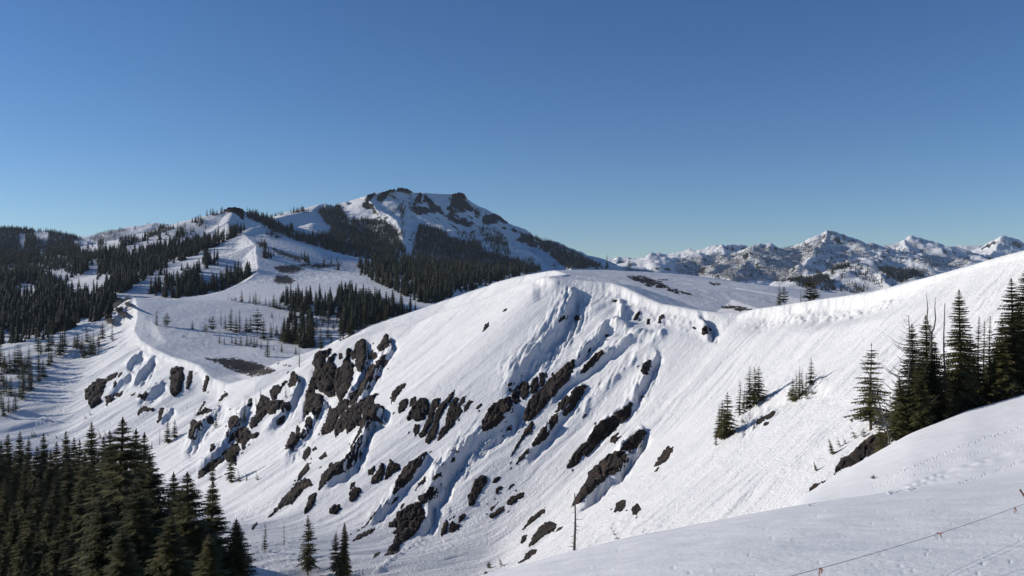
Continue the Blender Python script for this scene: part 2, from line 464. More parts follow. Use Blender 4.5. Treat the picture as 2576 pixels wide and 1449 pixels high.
def base_height(X, Y):
    shp = X.shape
    X = X.ravel().astype(np.float32); Y = Y.ravel().astype(np.float32)
    best, left, zc, ZL, ZR, along = main_ridge(X, Y)
    fade = np.clip(best / 60, 0, 1)
    rel = noise_relief(X, Y, Y, left, best, along) * np.clip(best / 120, 0.12, 1)
    far = roof(FSEG, X, Y)
    zr = np.maximum(ZR, roof(RSEG, X, Y))
    zr = np.minimum(zr, zc + 0.10 * best + 60 * np.clip((best - 12) / 40, 0, 1) ** 2 + 1e3 * (best > 60))
    zl = np.maximum(ZL, roof(LSEG, X, Y))
    zl = np.minimum(zl, np.where(Y < 1000, zc + 0.3 * best + 1e3 * (best > 60), 1e4))
    z = np.where(left, zl, zr)
    z = np.maximum(z, far)
    floor = -95 - 0.10 * np.clip(Y - 300, 0, 1500) * (X < 0) + 20 * fbm(X / 300, Y / 300, 8, 3)
    z = np.maximum(z, floor) + rel
    return z.reshape(shp), left.reshape(shp), best.reshape(shp), along.reshape(shp)


def px_of(X, Y): return CX + FPX * X / Y
def py_of(Z, Y): return CY - FPX * Z / Y

# grid: columns fan out from the camera, rows are even steps of distance
COLS = np.concatenate([np.arange(-1100, -60, 14.0), np.arange(-60, 2640, 2.5), np.arange(2640, 3700, 14.0)])
D_NEAR = np.exp(np.linspace(math.log(0.7), math.log(170.0), 820))
D_MID = np.exp(np.linspace(math.log(170.0), math.log(1300.0), 860))
D_FAR = np.exp(np.linspace(math.log(1300.0), math.log(9000.0), 520))
ROWS = np.concatenate([D_NEAR, D_MID[1:], D_FAR[1:]])
I_NEAR, I_MID = len(D_NEAR), len(D_NEAR) + len(D_MID) - 1
GX = (((COLS - CX) / FPX)[None, :] * ROWS[:, None]).astype(np.float32)
GY = np.repeat(ROWS[:, None], len(COLS), 1).astype(np.float32)

def blur2(a, r):
    for ax in (0, 1):
        p = np.pad(a, [(r, r) if q == ax else (0, 0) for q in (0, 1)], 'edge').astype(np.float64)
        c = np.cumsum(p, ax)
        c = np.insert(c, 0, 0, ax)
        n = a.shape[ax]
        a = (np.take(c, np.arange(2 * r + 1, 2 * r + 1 + n), ax) - np.take(c, np.arange(n), ax)) / (2 * r + 1)
    return a.astype(np.float32)

def build_heights():
    H = np.empty(GX.shape, np.float32); LEFT_SIDE = np.zeros(GX.shape, bool)
    DIST = np.empty(GX.shape, np.float32); ALONG = np.empty(GX.shape, np.float32)
    for i in range(0, len(ROWS), 60):
        sl = slice(i, i + 60)
        H[sl], LEFT_SIDE[sl], DIST[sl], ALONG[sl] = base_height(GX[sl], GY[sl])
    n = np.searchsorted(ROWS, 400)
    zn = near_height(GX[:n], GY[:n])
    near_on_top = np.zeros(GX.shape, bool)
    near_on_top[:n] = zn > H[:n]
    H[:n] = np.maximum(H[:n], zn)
    # round the folds of the main face, leaving the crest sharp
    a, b = np.searchsorted(ROWS, 120), np.searchsorted(ROWS, 1300)
    h, m = H[a:b].copy(), (LEFT_SIDE & ~near_on_top)[a:b]
    for it in range(3):
        hb, wb = blur2(np.where(m, h, 0), 13), blur2(m.astype(np.float32), 13)
        k = np.clip((DIST[a:b] - 4) / 45, 0, 1) * m
        h = h + k * (hb / np.maximum(wb, 1e-3) - h)
    H[a:b] = h
    a, b2 = np.searchsorted(ROWS, 560), np.searchsorted(ROWS, 2700)
    m = ~LEFT_SIDE[a:b2]
    for it in range(3):
        h = H[a:b2]
        r = 9 if it < 2 else 4
        hb, wb = blur2(np.where(m, h, 0), r), blur2(m.astype(np.float32), r)
        k = np.clip((DIST[a:b2] - 6) / 50, 0, 1) * m * np.clip((2700 - GY[a:b2]) / 900, 0.15, 1)
        H[a:b2] = h + k * (hb / np.maximum(wb, 1e-3) - h)
    a = np.searchsorted(ROWS, 1250)
    m = LEFT_SIDE[a:b2]
    h = H[a:b2]
    hb, wb = blur2(np.where(m, h, 0), 5), blur2(m.astype(np.float32), 5)
    k = np.clip((DIST[a:b2] - 10) / 80, 0, 1) * m
    H[a:b2] = h + k * (hb / np.maximum(wb, 1e-3) - h)
    return H, LEFT_SIDE, DIST, ALONG, near_on_top
# outlines read off enlarged views: region -> (x offset, y offset, scale)
VIEW = {1: (0, 447.2, 3), 2: (858.7, 447.2, 3), 3: (1717.3, 447.2, 3), 4: (0, 966, 3), 5: (858.7, 966, 3), 6: (1717.3, 966, 3), 7: (447.2, 766.7, 3), 8: (1213.9, 638.9, 3),
        'a': (0, 638.9, 6), 'b': (0, 880.4, 6), 'c': (357.8, 702.8, 6), 'd': (1661.2, 880.4, 6), 'e': (2090.5, 702.8, 6), 'f': (2090.5, 880.4, 5.299), 0: (0, 0, 1)}
def view(v, pts):
    ox, oy, s = VIEW[v]
    if isinstance(pts, str):
        q = [float(t) for t in pts.replace(",", " ").split()]
        pts = list(zip(q[::2], q[1::2]))
    return [(ox + x / s, oy + y / s) for x, y in pts]

ROCKS = [
 (7, "tall jagged dark crag under the left snow brow, topmost and largest of the cliff band", "1040 370 1090 345 1150 335 1145 370 1110 410 1125 445 1150 400 1190 370 1170 430 1200 470 1195 560 1190 600 1185 690 1140 695 1110 670 1075 655 1060 600 1050 640 990 640 1015 560 1035 480 1020 450"),
 (7, "smooth club-shaped rock column with a narrow neck, right of the largest crag", "1270 340 1300 325 1310 370 1300 410 1325 450 1325 530 1310 600 1275 660 1225 730 1200 680 1185 620 1195 540 1205 490 1240 460 1250 420 1275 400"),
 (7, "upright rock pillar with a flat top just under the snow brow", "1340 290 1390 253 1415 260 1430 310 1425 380 1420 470 1390 510 1355 495 1345 460 1350 400 1315 410 1310 360 1340 330"),
 (7, "pointed leaf-shaped rock right of the flat-topped pillar, near the skyline", "1560 230 1580 215 1600 270 1595 310 1560 340 1510 355 1505 320 1530 290"),
 (7, "small forked rock below the pointed leaf-shaped rock", "1455 370 1470 340 1480 370 1495 360 1510 395 1480 415 1455 405"),
 (7, "small rock knob between the largest crag and the club-shaped column", "1215 410 1220 365 1240 360 1245 400 1220 418"),
 (7, "long broken rock rib slanting down from the snow brow beside the open slope", "1540 385 1570 380 1565 420 1530 470 1500 510 1500 540 1440 600 1400 660 1380 690 1368 660 1370 610 1410 560 1420 510 1455 460 1500 440"),
 (7, "short stub of rock at the foot of the long broken rib", "1345 640 1365 640 1365 690 1340 750 1300 765 1290 730 1310 670"),
 (7, "double-headed dark rock directly below the largest crag", "975 650 1020 640 1050 670 1095 680 1105 720 1090 780 1050 870 1025 830 1010 800 960 845 965 760"),
 (7, "small rounded block under the double-headed rock", "975 850 1010 840 1020 880 1010 930 985 945 960 920 965 880"),
 (7, "left third of the broad ribbed cliff, with a ragged lower edge", "1150 765 1165 800 1200 770 1225 730 1260 710 1290 720 1285 780 1230 830 1200 880 1195 930 1150 960 1085 990 1085 930 1120 880 1140 830"),
 (7, "middle of the broad ribbed cliff, bulging columns in the face", "1290 780 1380 730 1430 695 1400 770 1385 840 1400 890 1340 925 1280 970 1275 935 1220 970 1195 1000 1190 940 1205 880 1240 830"),
 (7, "right end of the broad ribbed cliff, rounded corner above a blue shadow", "1440 690 1505 675 1480 720 1490 750 1550 760 1560 800 1545 850 1525 880 1450 870 1410 890 1390 840 1405 760"),
 (7, "boot-shaped dark rock with a long toe, below the broad ribbed cliff", "1395 985 1385 1050 1370 1120 1345 1190 1300 1240 1240 1270 1180 1290 1130 1330 1090 1375 1065 1400 1090 1290 1140 1230 1165 1185 1170 1210 1250 1170 1300 1110 1345 1040 1375 985"),
 (7, "thin curved sliver of rock joining the ribbed cliff to the boot-shaped rock", "1385 890 1440 870 1400 930 1360 1000 1310 1090 1300 1080 1345 990"),
 (7, "first and leftmost tooth of the comb of dark fins", "1670 740 1720 705 1745 710 1735 760 1710 800 1670 815 1668 780"),
 (7, "smallest tooth between the first two of the comb of fins", "1760 710 1795 695 1800 720 1770 760 1745 770"),
 (7, "widest block in the comb of dark fins, left of the long ones", "1790 730 1840 705 1885 710 1895 760 1890 820 1850 870 1800 880 1765 860 1740 880 1735 840 1770 790"),
 (7, "first long fin of the comb, hooked at the top", "1930 720 1985 705 1970 760 1940 800 1935 860 1900 930 1870 990 1830 1010 1825 980 1870 900 1890 840 1905 780"),
 (7, "second long fin of the comb, the tallest, with a rounded foot", "2060 670 2090 645 2080 700 2030 760 1980 860 1970 930 1940 1010 1890 1050 1870 1035 1880 990 1920 920 1940 840 1975 760 2030 710"),
 (7, "third long fin of the comb, straight and close to the next", "2090 700 2120 705 2110 760 2090 850 2050 940 2000 990 1960 1030 1975 970 2020 900 2030 830 2050 760"),
 (7, "fourth fin of the comb, thin with a notch half way", "2160 690 2180 685 2160 740 2130 770 2150 800 2110 860 2070 920 2055 930 2085 850 2105 780 2130 730"),
 (7, "last and shortest fin on the right of the comb", "2200 720 2225 730 2190 790 2160 810 2170 760"),
 (7, "small broken rock hanging under the widest block of the comb", "1790 900 1830 900 1820 960 1790 990 1780 950"),
 (7, "slanting rock blade above and left of the comb of fins", "1620 660 1660 620 1720 590 1725 605 1680 660 1640 720 1605 760 1610 700"),
 (7, "thin lens of rock alone on snow right of the comb of fins", "2240 785 2290 745 2297 760 2262 788"),
 (7, "hooked dark rock left of the chimney-like tower, with a raised tail", "700 650 720 620 760 605 775 620 820 565 825 575 780 640 750 690 740 720 700 710"),
 (7, "lone chimney-like rock tower on the saddle at the left end of the crest", "865 510 880 505 885 520 905 530 908 570 880 610 845 625 832 600 850 550"),
 (7, "wide dark stepped cliff below the saddle, spruces at its left edge", "640 680 670 690 700 720 740 720 780 715 800 720 795 770 740 800 735 820 690 835 680 810 630 870 600 900 560 935 545 900 560 860 600 830 605 770"),
 (7, "blocky rock at the right end of the stepped cliff under the saddle", "780 770 800 735 850 735 860 770 845 800 790 815"),
 (7, "rock with a pointed foot below the right end of the stepped cliff", "760 860 800 840 820 845 800 890 750 915 750 880"),
 (7, "narrow upright rock behind the spruces left of the stepped cliff", "525 760 540 710 565 700 560 760 540 775"),
 (7, "pale rounded rock dome beside a small spruce, left of the stepped cliff", "395 850 425 825 460 850 465 900 440 920 390 945 385 900"),
 (7, "tall upright boulder like a thumb on the lower left snow rib", "85 960 100 880 125 865 150 890 150 960 140 1010 110 1020 85 1000"),
 (7, "small boulder leaning on the right of the thumb-like boulder", "145 900 170 875 190 910 170 950 145 940"),
 (7, "round boulder in the hollow between the thumb-like boulder and the pale dome", "220 860 250 835 270 860 265 900 230 895"),
 (7, "flat rock shelf capped with snow above the thumb-like boulder", "150 830 190 790 210 775 260 790 230 820 170 830"),
 (7, "narrow rock strip running up from the snow-capped shelf", "200 730 215 725 190 770 160 830 140 835 170 780"),
 (7, "sprawling dark crag below the pale rock dome, many short arms", "450 950 500 920 540 930 550 970 610 965 615 990 560 1010 520 1040 510 1080 480 1110 490 1040 455 1040 430 1010 390 1040 400 990"),
 (7, "small rock just under the pale rock dome", "365 960 390 945 395 990 370 1000"),
 (7, "small dark rock in the shaded hollow of the lower left slope", "250 1060 280 1040 275 1090 245 1110"),
 (7, "dark rock wall behind the firs at the foot of the sprawling crag", "340 1130 380 1090 420 1060 455 1040 470 1090 440 1150 440 1210 400 1190 345 1160"),
 (7, "low dark rock band running left behind the fir tops", "160 1260 230 1200 290 1160 345 1150 330 1190 280 1230 200 1290 160 1310"),
 (7, "toothed rock like a hand with fingers up, on the slope below the double-headed rock", "805 1100 830 1040 860 960 880 955 890 985 905 910 920 930 925 980 950 940 970 955 970 990 935 1030 925 1000 905 1050 870 1095 840 1080"),
 (7, "egg-shaped rock left of the boot-shaped rock", "945 1160 955 1110 985 1070 1005 1090 1000 1130 960 1170"),
 (7, "little rock right of the egg-shaped rock", "1010 1090 1040 1070 1050 1090 1020 1110"),
 (7, "small slanting rock above the toe of the boot-shaped rock", "1060 1160 1115 1110 1125 1140 1080 1170"),
 (7, "narrow dark blade leaning along the slope left of the boot-shaped rock", "905 1330 930 1260 975 1190 1000 1190 985 1250 930 1310"),
 (4, "long jagged rock spine above the tree shadows, low on the left of the slope", "2025 1010 2110 910 2130 870 2200 800 2240 750 2300 715 2350 720 2360 760 2310 780 2270 830 2210 900 2150 920 2090 960"),
 (4, "narrow dark rock standing right of the jagged spine", "2300 985 2310 920 2340 850 2380 810 2395 825 2380 890 2340 950"),
 (4, "round black boulder alone right of the narrow standing rock", "2490 980 2490 940 2530 905 2565 915 2575 945 2540 980 2510 985"),
 (4, "small lone rock above the slender spruces near the bottom", "1900 1105 1910 1070 1940 1040 1940 1060 1920 1095"),
 (5, "ragged rock with two feet at the left, below the boot-shaped rock", "60 890 65 820 100 770 150 795 150 820 110 870 90 885"),
 (5, "small rock perched above the ragged two-footed rock", "65 800 70 750 105 740 100 770"),
 (5, "small dark rock left of the drooping rock trio", "205 650 250 620 255 650 235 690 205 690"),
 (5, "rock with a long drooping foot, first of the pair above the diagonal crag", "235 700 285 650 300 600 320 600 325 650 310 720 270 745 230 750"),
 (5, "winged rock, second of the pair above the diagonal crag", "330 680 350 640 370 570 400 590 440 605 445 640 400 670 370 690 330 725"),
 (5, "long diagonal crag in the middle of the lower slope, ribbed along its length", "390 820 420 730 470 640 520 590 570 560 640 510 650 530 610 600 570 640 540 700 500 750 440 790 400 835"),
 (5, "thin stepped rock right of the lower end of the diagonal crag", "560 800 585 750 620 710 635 705 630 740 590 770"),
 (5, "small jagged rock on the edge above the blue avalanche hollow", "685 720 720 680 755 665 760 700 730 700 700 725"),
 (5, "knobby rock head above the big leaning crag near the bottom", "575 850 640 820 670 780 695 775 705 800 730 785 735 810 710 850 660 880 640 900 600 900 580 880"),
 (5, "big leaning crag near the bottom centre, long foot pointing down left", "365 1080 370 1050 420 1010 425 975 470 950 540 900 580 890 610 905 625 945 635 1010 600 1060 590 1090 530 1160 490 1185 440 1210 435 1270 380 1310 335 1335 345 1280 380 1230 410 1180 420 1130 395 1130 440 1080"),
 (5, "little rock touching the upper left of the big leaning crag", "440 950 450 910 475 900 460 940"),
 (5, "small wedge of rock up and left of the big leaning crag", "375 915 405 860 435 850 420 880"),
 (5, "tiny rock chip left of the small wedge", "325 915 340 880 350 880 335 905"),
 (5, "long thin rock streak low on the left of the big leaning crag", "60 1140 150 1090 200 1040 230 990 265 950 270 975 220 1030 180 1080 110 1120"),
 (5, "flat black slab lying below the long thin streak", "90 1185 130 1130 200 1100 250 1085 255 1100 190 1145"),
 (5, "small rock near the bottom edge, below the flat black slab", "240 1320 250 1285 290 1260 300 1270 270 1300"),
 (5, "two-lobed dark rock standing right of the avalanche debris", "960 920 960 840 990 800 1000 750 1040 700 1075 685 1100 710 1095 750 1060 790 1045 830 1010 880 1010 905 970 925"),
 (5, "small rock up and right of the two-lobed rock", "1140 745 1165 705 1200 695 1200 720 1165 745"),
 (5, "small notched rock right of the two-lobed rock", "1160 830 1165 790 1205 770 1220 780 1190 810 1180 835"),
 (5, "thin leaning chip right of the notched rock", "1255 800 1270 765 1300 750 1305 765 1280 785"),
 (5, "flat broad rock with a broken top, centre of the lower slope", "1250 910 1255 880 1300 845 1340 825 1375 820 1375 850 1330 880 1290 915"),
 (5, "ragged slanting rock down and left of the flat broad rock", "1120 1020 1130 985 1190 940 1230 920 1230 950 1180 985 1150 1015"),
 (5, "hair-thin rock edge above the ragged slanting rock", "1085 990 1130 940 1180 895 1180 905 1130 955"),
 (5, "pointed upright rock on the snow lip below the blue hollow", "750 1145 765 1080 775 1045 795 1030 805 1060 805 1110 780 1130"),
 (5, "squat split rock right of the pointed upright one", "815 1115 820 1060 835 1030 860 1050 890 1060 885 1095 850 1115"),
 (5, "curved rock tongue up and right of the squat split rock", "880 1050 890 1005 920 980 940 985 930 1010 895 1045"),
 (5, "slim dark spindle of rock above the whale-backed rock", "1355 1115 1400 1050 1440 1000 1500 955 1540 930 1530 975 1470 1020 1410 1070"),
 (5, "whale-backed dark rock left of the dead snag", "1420 1225 1440 1160 1500 1080 1540 1045 1590 1040 1625 1060 1620 1090 1570 1130 1540 1145 1480 1190"),
 (5, "small rock left of the whale-backed rock", "1350 1210 1370 1150 1410 1125 1405 1150 1375 1195"),
 (5, "small rock at the nose of the whale-backed rock, by the snag", "1620 1115 1640 1085 1670 1075 1665 1090"),
 (5, "low ragged rock at the edge of the near snow bank", "1340 1350 1380 1320 1400 1280 1440 1250 1470 1250 1465 1275 1400 1325"),
 (5, "left of two small standing rocks on the open lower right slope", "2060 965 2075 905 2110 875 2145 880 2145 920 2105 960"),
 (5, "right of two small standing rocks on the open lower right slope", "2190 955 2200 925 2225 900 2250 910 2260 945 2225 985 2200 990"),
 (5, "longest tapering black rock, pointing down at the dead snag", "1735 930 1760 880 1800 820 1850 740 1870 670 1940 600 2010 540 2070 510 2140 510 2165 545 2140 600 2110 650 2060 680 2010 690 1990 730 1930 770 1860 840 1790 900"),
 (5, "smooth capsule-shaped rock at the head of the longest tapering rock, beside a blue shadow", "2110 500 2130 455 2180 400 2250 345 2290 342 2305 370 2270 430 2220 490 2180 520 2150 500"),
 (5, "smooth oval rock alone on snow right of the capsule-shaped rock", "2360 625 2385 570 2430 500 2470 472 2500 475 2500 510 2450 580 2400 610"),
 (5, "tiny rock at the foot of the smooth oval rock", "2360 665 2385 630 2400 628 2385 655"),
 (5, "long irregular crag above the longest tapering rock, holed near its foot", "1705 630 1720 590 1760 530 1800 480 1870 410 1900 340 1960 280 2060 240 2100 270 2090 320 2040 380 1970 420 1930 450 1900 500 1850 550 1820 530 1790 590 1750 630"),
 (5, "knob-topped rock at the head of the long irregular crag", "2060 220 2110 195 2160 170 2175 140 2195 145 2190 190 2175 250 2110 305 2080 260"),
 (5, "broken rock scraps between the long irregular crag and the capsule-shaped rock", "2030 440 2040 400 2090 370 2080 400 2110 395 2060 450"),
 (5, "slim lowest rock of the broken double line in mid slope", "1315 610 1340 560 1400 490 1420 485 1420 510 1370 560"),
 (5, "ragged right rock of the broken double line in mid slope", "1440 470 1460 410 1510 350 1560 300 1600 230 1640 220 1630 290 1570 370 1570 380 1510 440 1460 470"),
 (5, "ragged left rock of the broken double line, below the ribbed slab", "1280 550 1310 490 1360 400 1400 330 1440 280 1450 300 1440 350 1390 400 1340 460"),
 (5, "smooth finger of rock at the top of the broken double line", "1670 235 1690 150 1720 90 1780 20 1830 5 1855 20 1810 100 1760 180 1700 240"),
 (5, "narrow rock on the left of the smooth finger", "1615 215 1640 150 1700 85 1715 100 1680 170 1640 215"),
 (8, "slanting dark rock under the snow pillow with the curled lip", "740 900 770 840 820 790 870 740 905 730 918 750 880 790 830 850 780 890"),
 (8, "great slanting ribbed slab below the round snow bowl", "320 1210 340 1130 380 1070 430 1040 480 970 540 920 600 860 650 815 690 800 695 840 665 910 655 950 610 990 560 1050 510 1100 450 1170 400 1230 350 1260 315 1255"),
 (8, "first of four rounded blocks in a row under the snow bowl", "220 1060 230 1030 260 1000 270 1060 280 1110 250 1130 225 1110"),
 (8, "second of four rounded blocks in a row under the snow bowl", "265 1010 290 975 340 960 355 1010 350 1060 310 1100 285 1080"),
 (8, "third of four rounded blocks in a row under the snow bowl", "360 1000 390 940 420 930 430 980 420 1040 380 1060 358 1040"),
 (8, "fourth of the rounded blocks in a row, nearest the ribbed slab", "432 905 450 895 470 900 468 960 455 1000 434 1000"),
 (8, "small upright chip right of the four rounded blocks", "470 930 480 895 490 900 490 935"),
 (8, "tiny rock at the upper edge of the great ribbed slab", "520 915 525 890 538 900 530 922"),
 (8, "upper of two small pebbles left of the rounded blocks", "190 1000 190 975 220 970 220 995"),
 (8, "lower of two small pebbles left of the rounded blocks", "195 1040 200 1010 222 1015 220 1040"),
 (7, "wedge-shaped black crag left of the row of rounded blocks", "2290 950 2300 880 2360 770 2430 720 2510 690 2535 750 2520 790 2450 830 2480 850 2400 920 2330 955"),
 (8, "isolated horned rock in mid slope with a blue shadow at its right", "1195 885 1210 830 1240 815 1270 800 1265 850 1250 910 1215 905"),
 (8, "diamond-shaped rock on the snow nose below the notch in the crest", "1655 570 1685 535 1725 575 1710 600 1660 612"),
 (8, "ragged two-part rock high in the snow bowl", "570 500 600 470 630 462 650 475 615 490 580 520"),
 (8, "round rock high in the snow bowl, right of the ragged one", "690 490 710 462 735 470 735 495 710 510"),
 (8, "slanting rock under the cornice, first of three", "1140 495 1160 450 1190 432 1175 480 1160 497"),
 (8, "oval rock under the cornice, second of three", "1235 520 1245 490 1268 490 1262 525 1240 535"),
 (8, "bent rock close under the cornice, third of three", "1320 525 1335 480 1360 455 1382 470 1350 495 1340 525"),
 (8, "tiny rock between the first two under the cornice", "1172 510 1185 485 1195 500"),
 (8, "small rock in the snow pillow with the curled lip", "920 625 930 605 960 610 945 622"),
 (8, "small thin rock left of the snow pillow's slanting rock", "790 770 805 715 820 705 812 740"),
 (8, "dark chunk at the foot of the cornice wall beside the bowl", "975 355 1000 345 1022 350 1000 368"),
 (8, "small rock high on the open slope left of the bowl", "150 440 165 415 190 405 180 425"),
 (8, "thin curved rock on the open slope, left of the bowl and lower", "0 585 20 530 50 515 45 545 10 580"),
 (8, "tiny lens of rock below the isolated horned rock's ridge, mid slope", "755 1240 775 1210 790 1208 770 1235"),
 (8, "small chip left of the diamond-shaped rock", "1580 555 1600 545 1612 562 1598 568"),
 (8, "tiny chip below the isolated horned rock", "1195 1080 1210 1070 1228 1074 1205 1088"),
 (5, "small dark boulder in the avalanche gully, upper", "830 590 835 550 860 555 855 585"),
 (5, "small flat rock at the top of the avalanche gully", "855 512 870 498 888 514 862 522"),
 (5, "small rock right of the wedge-shaped black crag", "1240 355 1255 325 1285 310 1280 345"),
 (5, "small lens of rock right of the smooth finger", "1820 255 1830 230 1855 222 1840 250"),
 ('d', "dark shrubby rock ledge in the shade of the mid-slope firs", "1450 1100 1470 1060 1520 1010 1600 990 1660 950 1700 925 1740 930 1735 960 1690 1000 1640 1040 1560 1070 1480 1115"),
 ('d', "small dark block below the shrubby ledge by the firs", "1550 1150 1560 1100 1600 1080 1640 1080 1645 1110 1600 1140"),
 (6, "large brown rough outcrop on the near hump below the firs", "1145 680 1160 630 1200 560 1250 540 1300 500 1310 480 1380 420 1430 390 1500 365 1570 360 1620 385 1580 410 1540 430 1575 460 1510 500 1450 530 1410 570 1385 550 1340 580 1300 610 1270 640 1255 622 1200 640"),
 (6, "small dark rock edge below the large brown outcrop", "950 820 960 790 990 760 1020 748 1080 728 1040 755 1000 785"),
 ('b', "huge square-shouldered block standing alone on the far left slope", "1285 690 1310 590 1370 560 1420 480 1510 420 1530 440 1580 450 1610 470 1590 520 1560 630 1530 680 1520 790 1460 840 1380 880 1365 810 1340 740 1300 760"),
 ('b', "slanting rock ledge behind the huge square-shouldered block", "1600 440 1640 400 1700 370 1760 330 1780 350 1740 410 1690 450 1620 470"),
 ('b', "small rock right of the slanting ledge, far left slope", "1770 400 1820 340 1860 330 1830 380 1790 420"),
 ('b', "rock with a long foot right of the huge square-shouldered block", "1600 860 1610 740 1590 720 1640 690 1700 680 1720 730 1680 790 1640 800 1620 850"),
 ('b', "flat rock between snow cushions right of the long-footed rock", "1720 700 1740 650 1800 650 1860 620 1850 680 1790 710"),
 ('b', "small rock under a snow cushion, further right on the far left slope", "1960 700 1990 665 2050 640 2030 680 1985 705"),
 ('b', "rock with two peaks below the far cornice", "2080 730 2110 660 2160 670 2200 620 2240 670 2210 720 2180 770 2150 740 2110 700"),
 ('b', "arched rock with a hanging left foot, far left slope", "2085 990 2090 920 2130 870 2210 850 2250 880 2260 890 2330 880 2300 920 2240 920 2140 920 2110 990"),
 ('b', "tall post-like rock right of the arched rock", "2370 1080 2390 990 2410 880 2460 860 2470 900 2460 990 2420 1060 2380 1095"),
 ('b', "upright sliver of rock among the snow cushions", "1705 580 1720 510 1750 450 1765 500 1740 560"),
 (0, "rock face under the near edge of the far plateau, left", "430 944 434 926 445 922 458 925 462 950 455 985 440 998 430 990"),
 (7, "narrow rock under the far plateau's broken cornice, middle", "60 640 75 560 95 500 115 500 105 570 85 640"),
 (7, "narrow rock under the far plateau's broken cornice, right", "185 660 200 590 215 540 235 540 220 620 200 665"),
 (7, "curved rock strip under the snow edge of the far plateau", "310 725 330 690 370 660 385 680 350 700 330 725"),
 ('a', "brown oval rock set in the snow wall at the far plateau's tip", "1880 760 1890 660 1930 645 1970 680 1960 740 1910 785"),
 ('a', "brown cliff at the far plateau's tip, behind the treetops", "1600 900 1650 700 1800 640 1830 720 1870 790 1850 880 1810 910 1770 870 1755 815 1680 850 1690 950 1600 1030"),
 (2, "lower left crag of the table mountain's shoulder", "155 220 165 190 190 180 235 200 240 230 180 235"),
 (2, "upper left crag of the table mountain's shoulder", "180 175 200 130 250 110 245 135 220 175"),
 (2, "curved crag left of the table mountain's summit", "270 170 280 130 330 100 390 88 360 110 340 150 300 180"),
 (2, "flat crag on the table mountain's summit rim", "410 102 430 80 500 90 525 104 460 108"),
 (2, "left of two upright crags in the middle of the table mountain", "545 200 560 160 590 110 610 120 600 180 560 208"),
 (2, "right of two upright crags in the middle of the table mountain", "620 180 630 120 665 150 700 190 705 210 660 190"),
 (2, "wide crag below the two upright ones on the table mountain", "510 225 560 215 640 225 700 240 680 260 590 280 540 260"),
 (2, "great triangular cliff at the right end of the table mountain", "790 240 830 190 840 130 870 115 910 122 938 178 968 208 1010 245 1000 255 930 240 860 245"),
 (1, "dark rock cap on the pointed knob left of the table mountain", "1690 248 1720 230 1780 224 1820 240 1840 282 1835 312 1800 292 1770 264 1720 262"),
]
EARTHS = [
 (7, "205 402 450 405 560 430 680 470 740 497 660 532 560 538 430 500 330 450"), (7, "755 440 800 445 868 462 800 458"),
 (1, "2065 675 2110 662 2210 658 2300 690 2200 722 2110 712"), (1, "2065 775 2090 738 2170 740 2228 776 2200 802 2100 797"), (1, "2240 656 2400 650 2576 662 2400 684"),
 (1, "2050 530 2150 560 2310 612 2230 622 2100 575"), (1, "1930 480 2000 500 1960 520"), (1, "2190 875 2240 878 2265 890 2210 884"),
 (8, "1085 160 1170 172 1250 190 1350 230 1450 270 1580 305 1480 302 1380 266 1250 238 1110 188"), (8, "1165 168 1220 168 1350 212 1370 238 1280 228"),
 (8, "1800 400 1860 392 1960 402 2040 420 1980 436 1900 420"), (8, "1710 213 1795 228 1740 238"), (8, "1050 114 1300 120 1290 130 1080 122"),
 (8, "1790 172 2000 206 1990 216 1880 196"), (8, "1330 190 1400 195 1390 203"), (8, "1560 300 1640 318 1600 320"),
]
H, LEFT_SIDE, CREST_DIST, CREST_ALONG, NEAR_TOP = build_heights()
EARTH = np.zeros(H.shape, np.float32)
I170, I1300 = I_NEAR - 1, I_MID

# ---- snow ribs, scoops, runnels and the broken cornice on the main face
FX, FY = -0.83, -0.56                     # the way the snow slides (plan)
def polyline_frame(pts, x, y):
    """signed distance (positive = right of the line when going down it) and position 0..1"""
    p = np.asarray(pts, float)
    seg = np.hypot(*(p[1:] - p[:-1]).T)
    tot = seg.sum()
    best = np.full(x.shape, 1e9, np.float32); sd = best.copy(); tt = np.zeros(x.shape, np.float32)
    s0 = 0.0
    for i in range(len(p) - 1):
        a, b = p[i], p[i + 1]
        ab = (b - a) / seg[i]
        rx, ry = x - a[0], y - a[1]
        t = np.clip(rx * ab[0] + ry * ab[1], 0, seg[i])
        ex, ey = rx - t * ab[0], ry - t * ab[1]
        dist = np.hypot(ex, ey)
        near = dist < best
        best = np.where(near, dist, best)
        sd = np.where(near, np.where(ex * ab[1] - ey * ab[0] > 0, dist, -dist), sd)
        tt = np.where(near, (s0 + t) / tot, tt)
        s0 += seg[i]
    return sd, tt
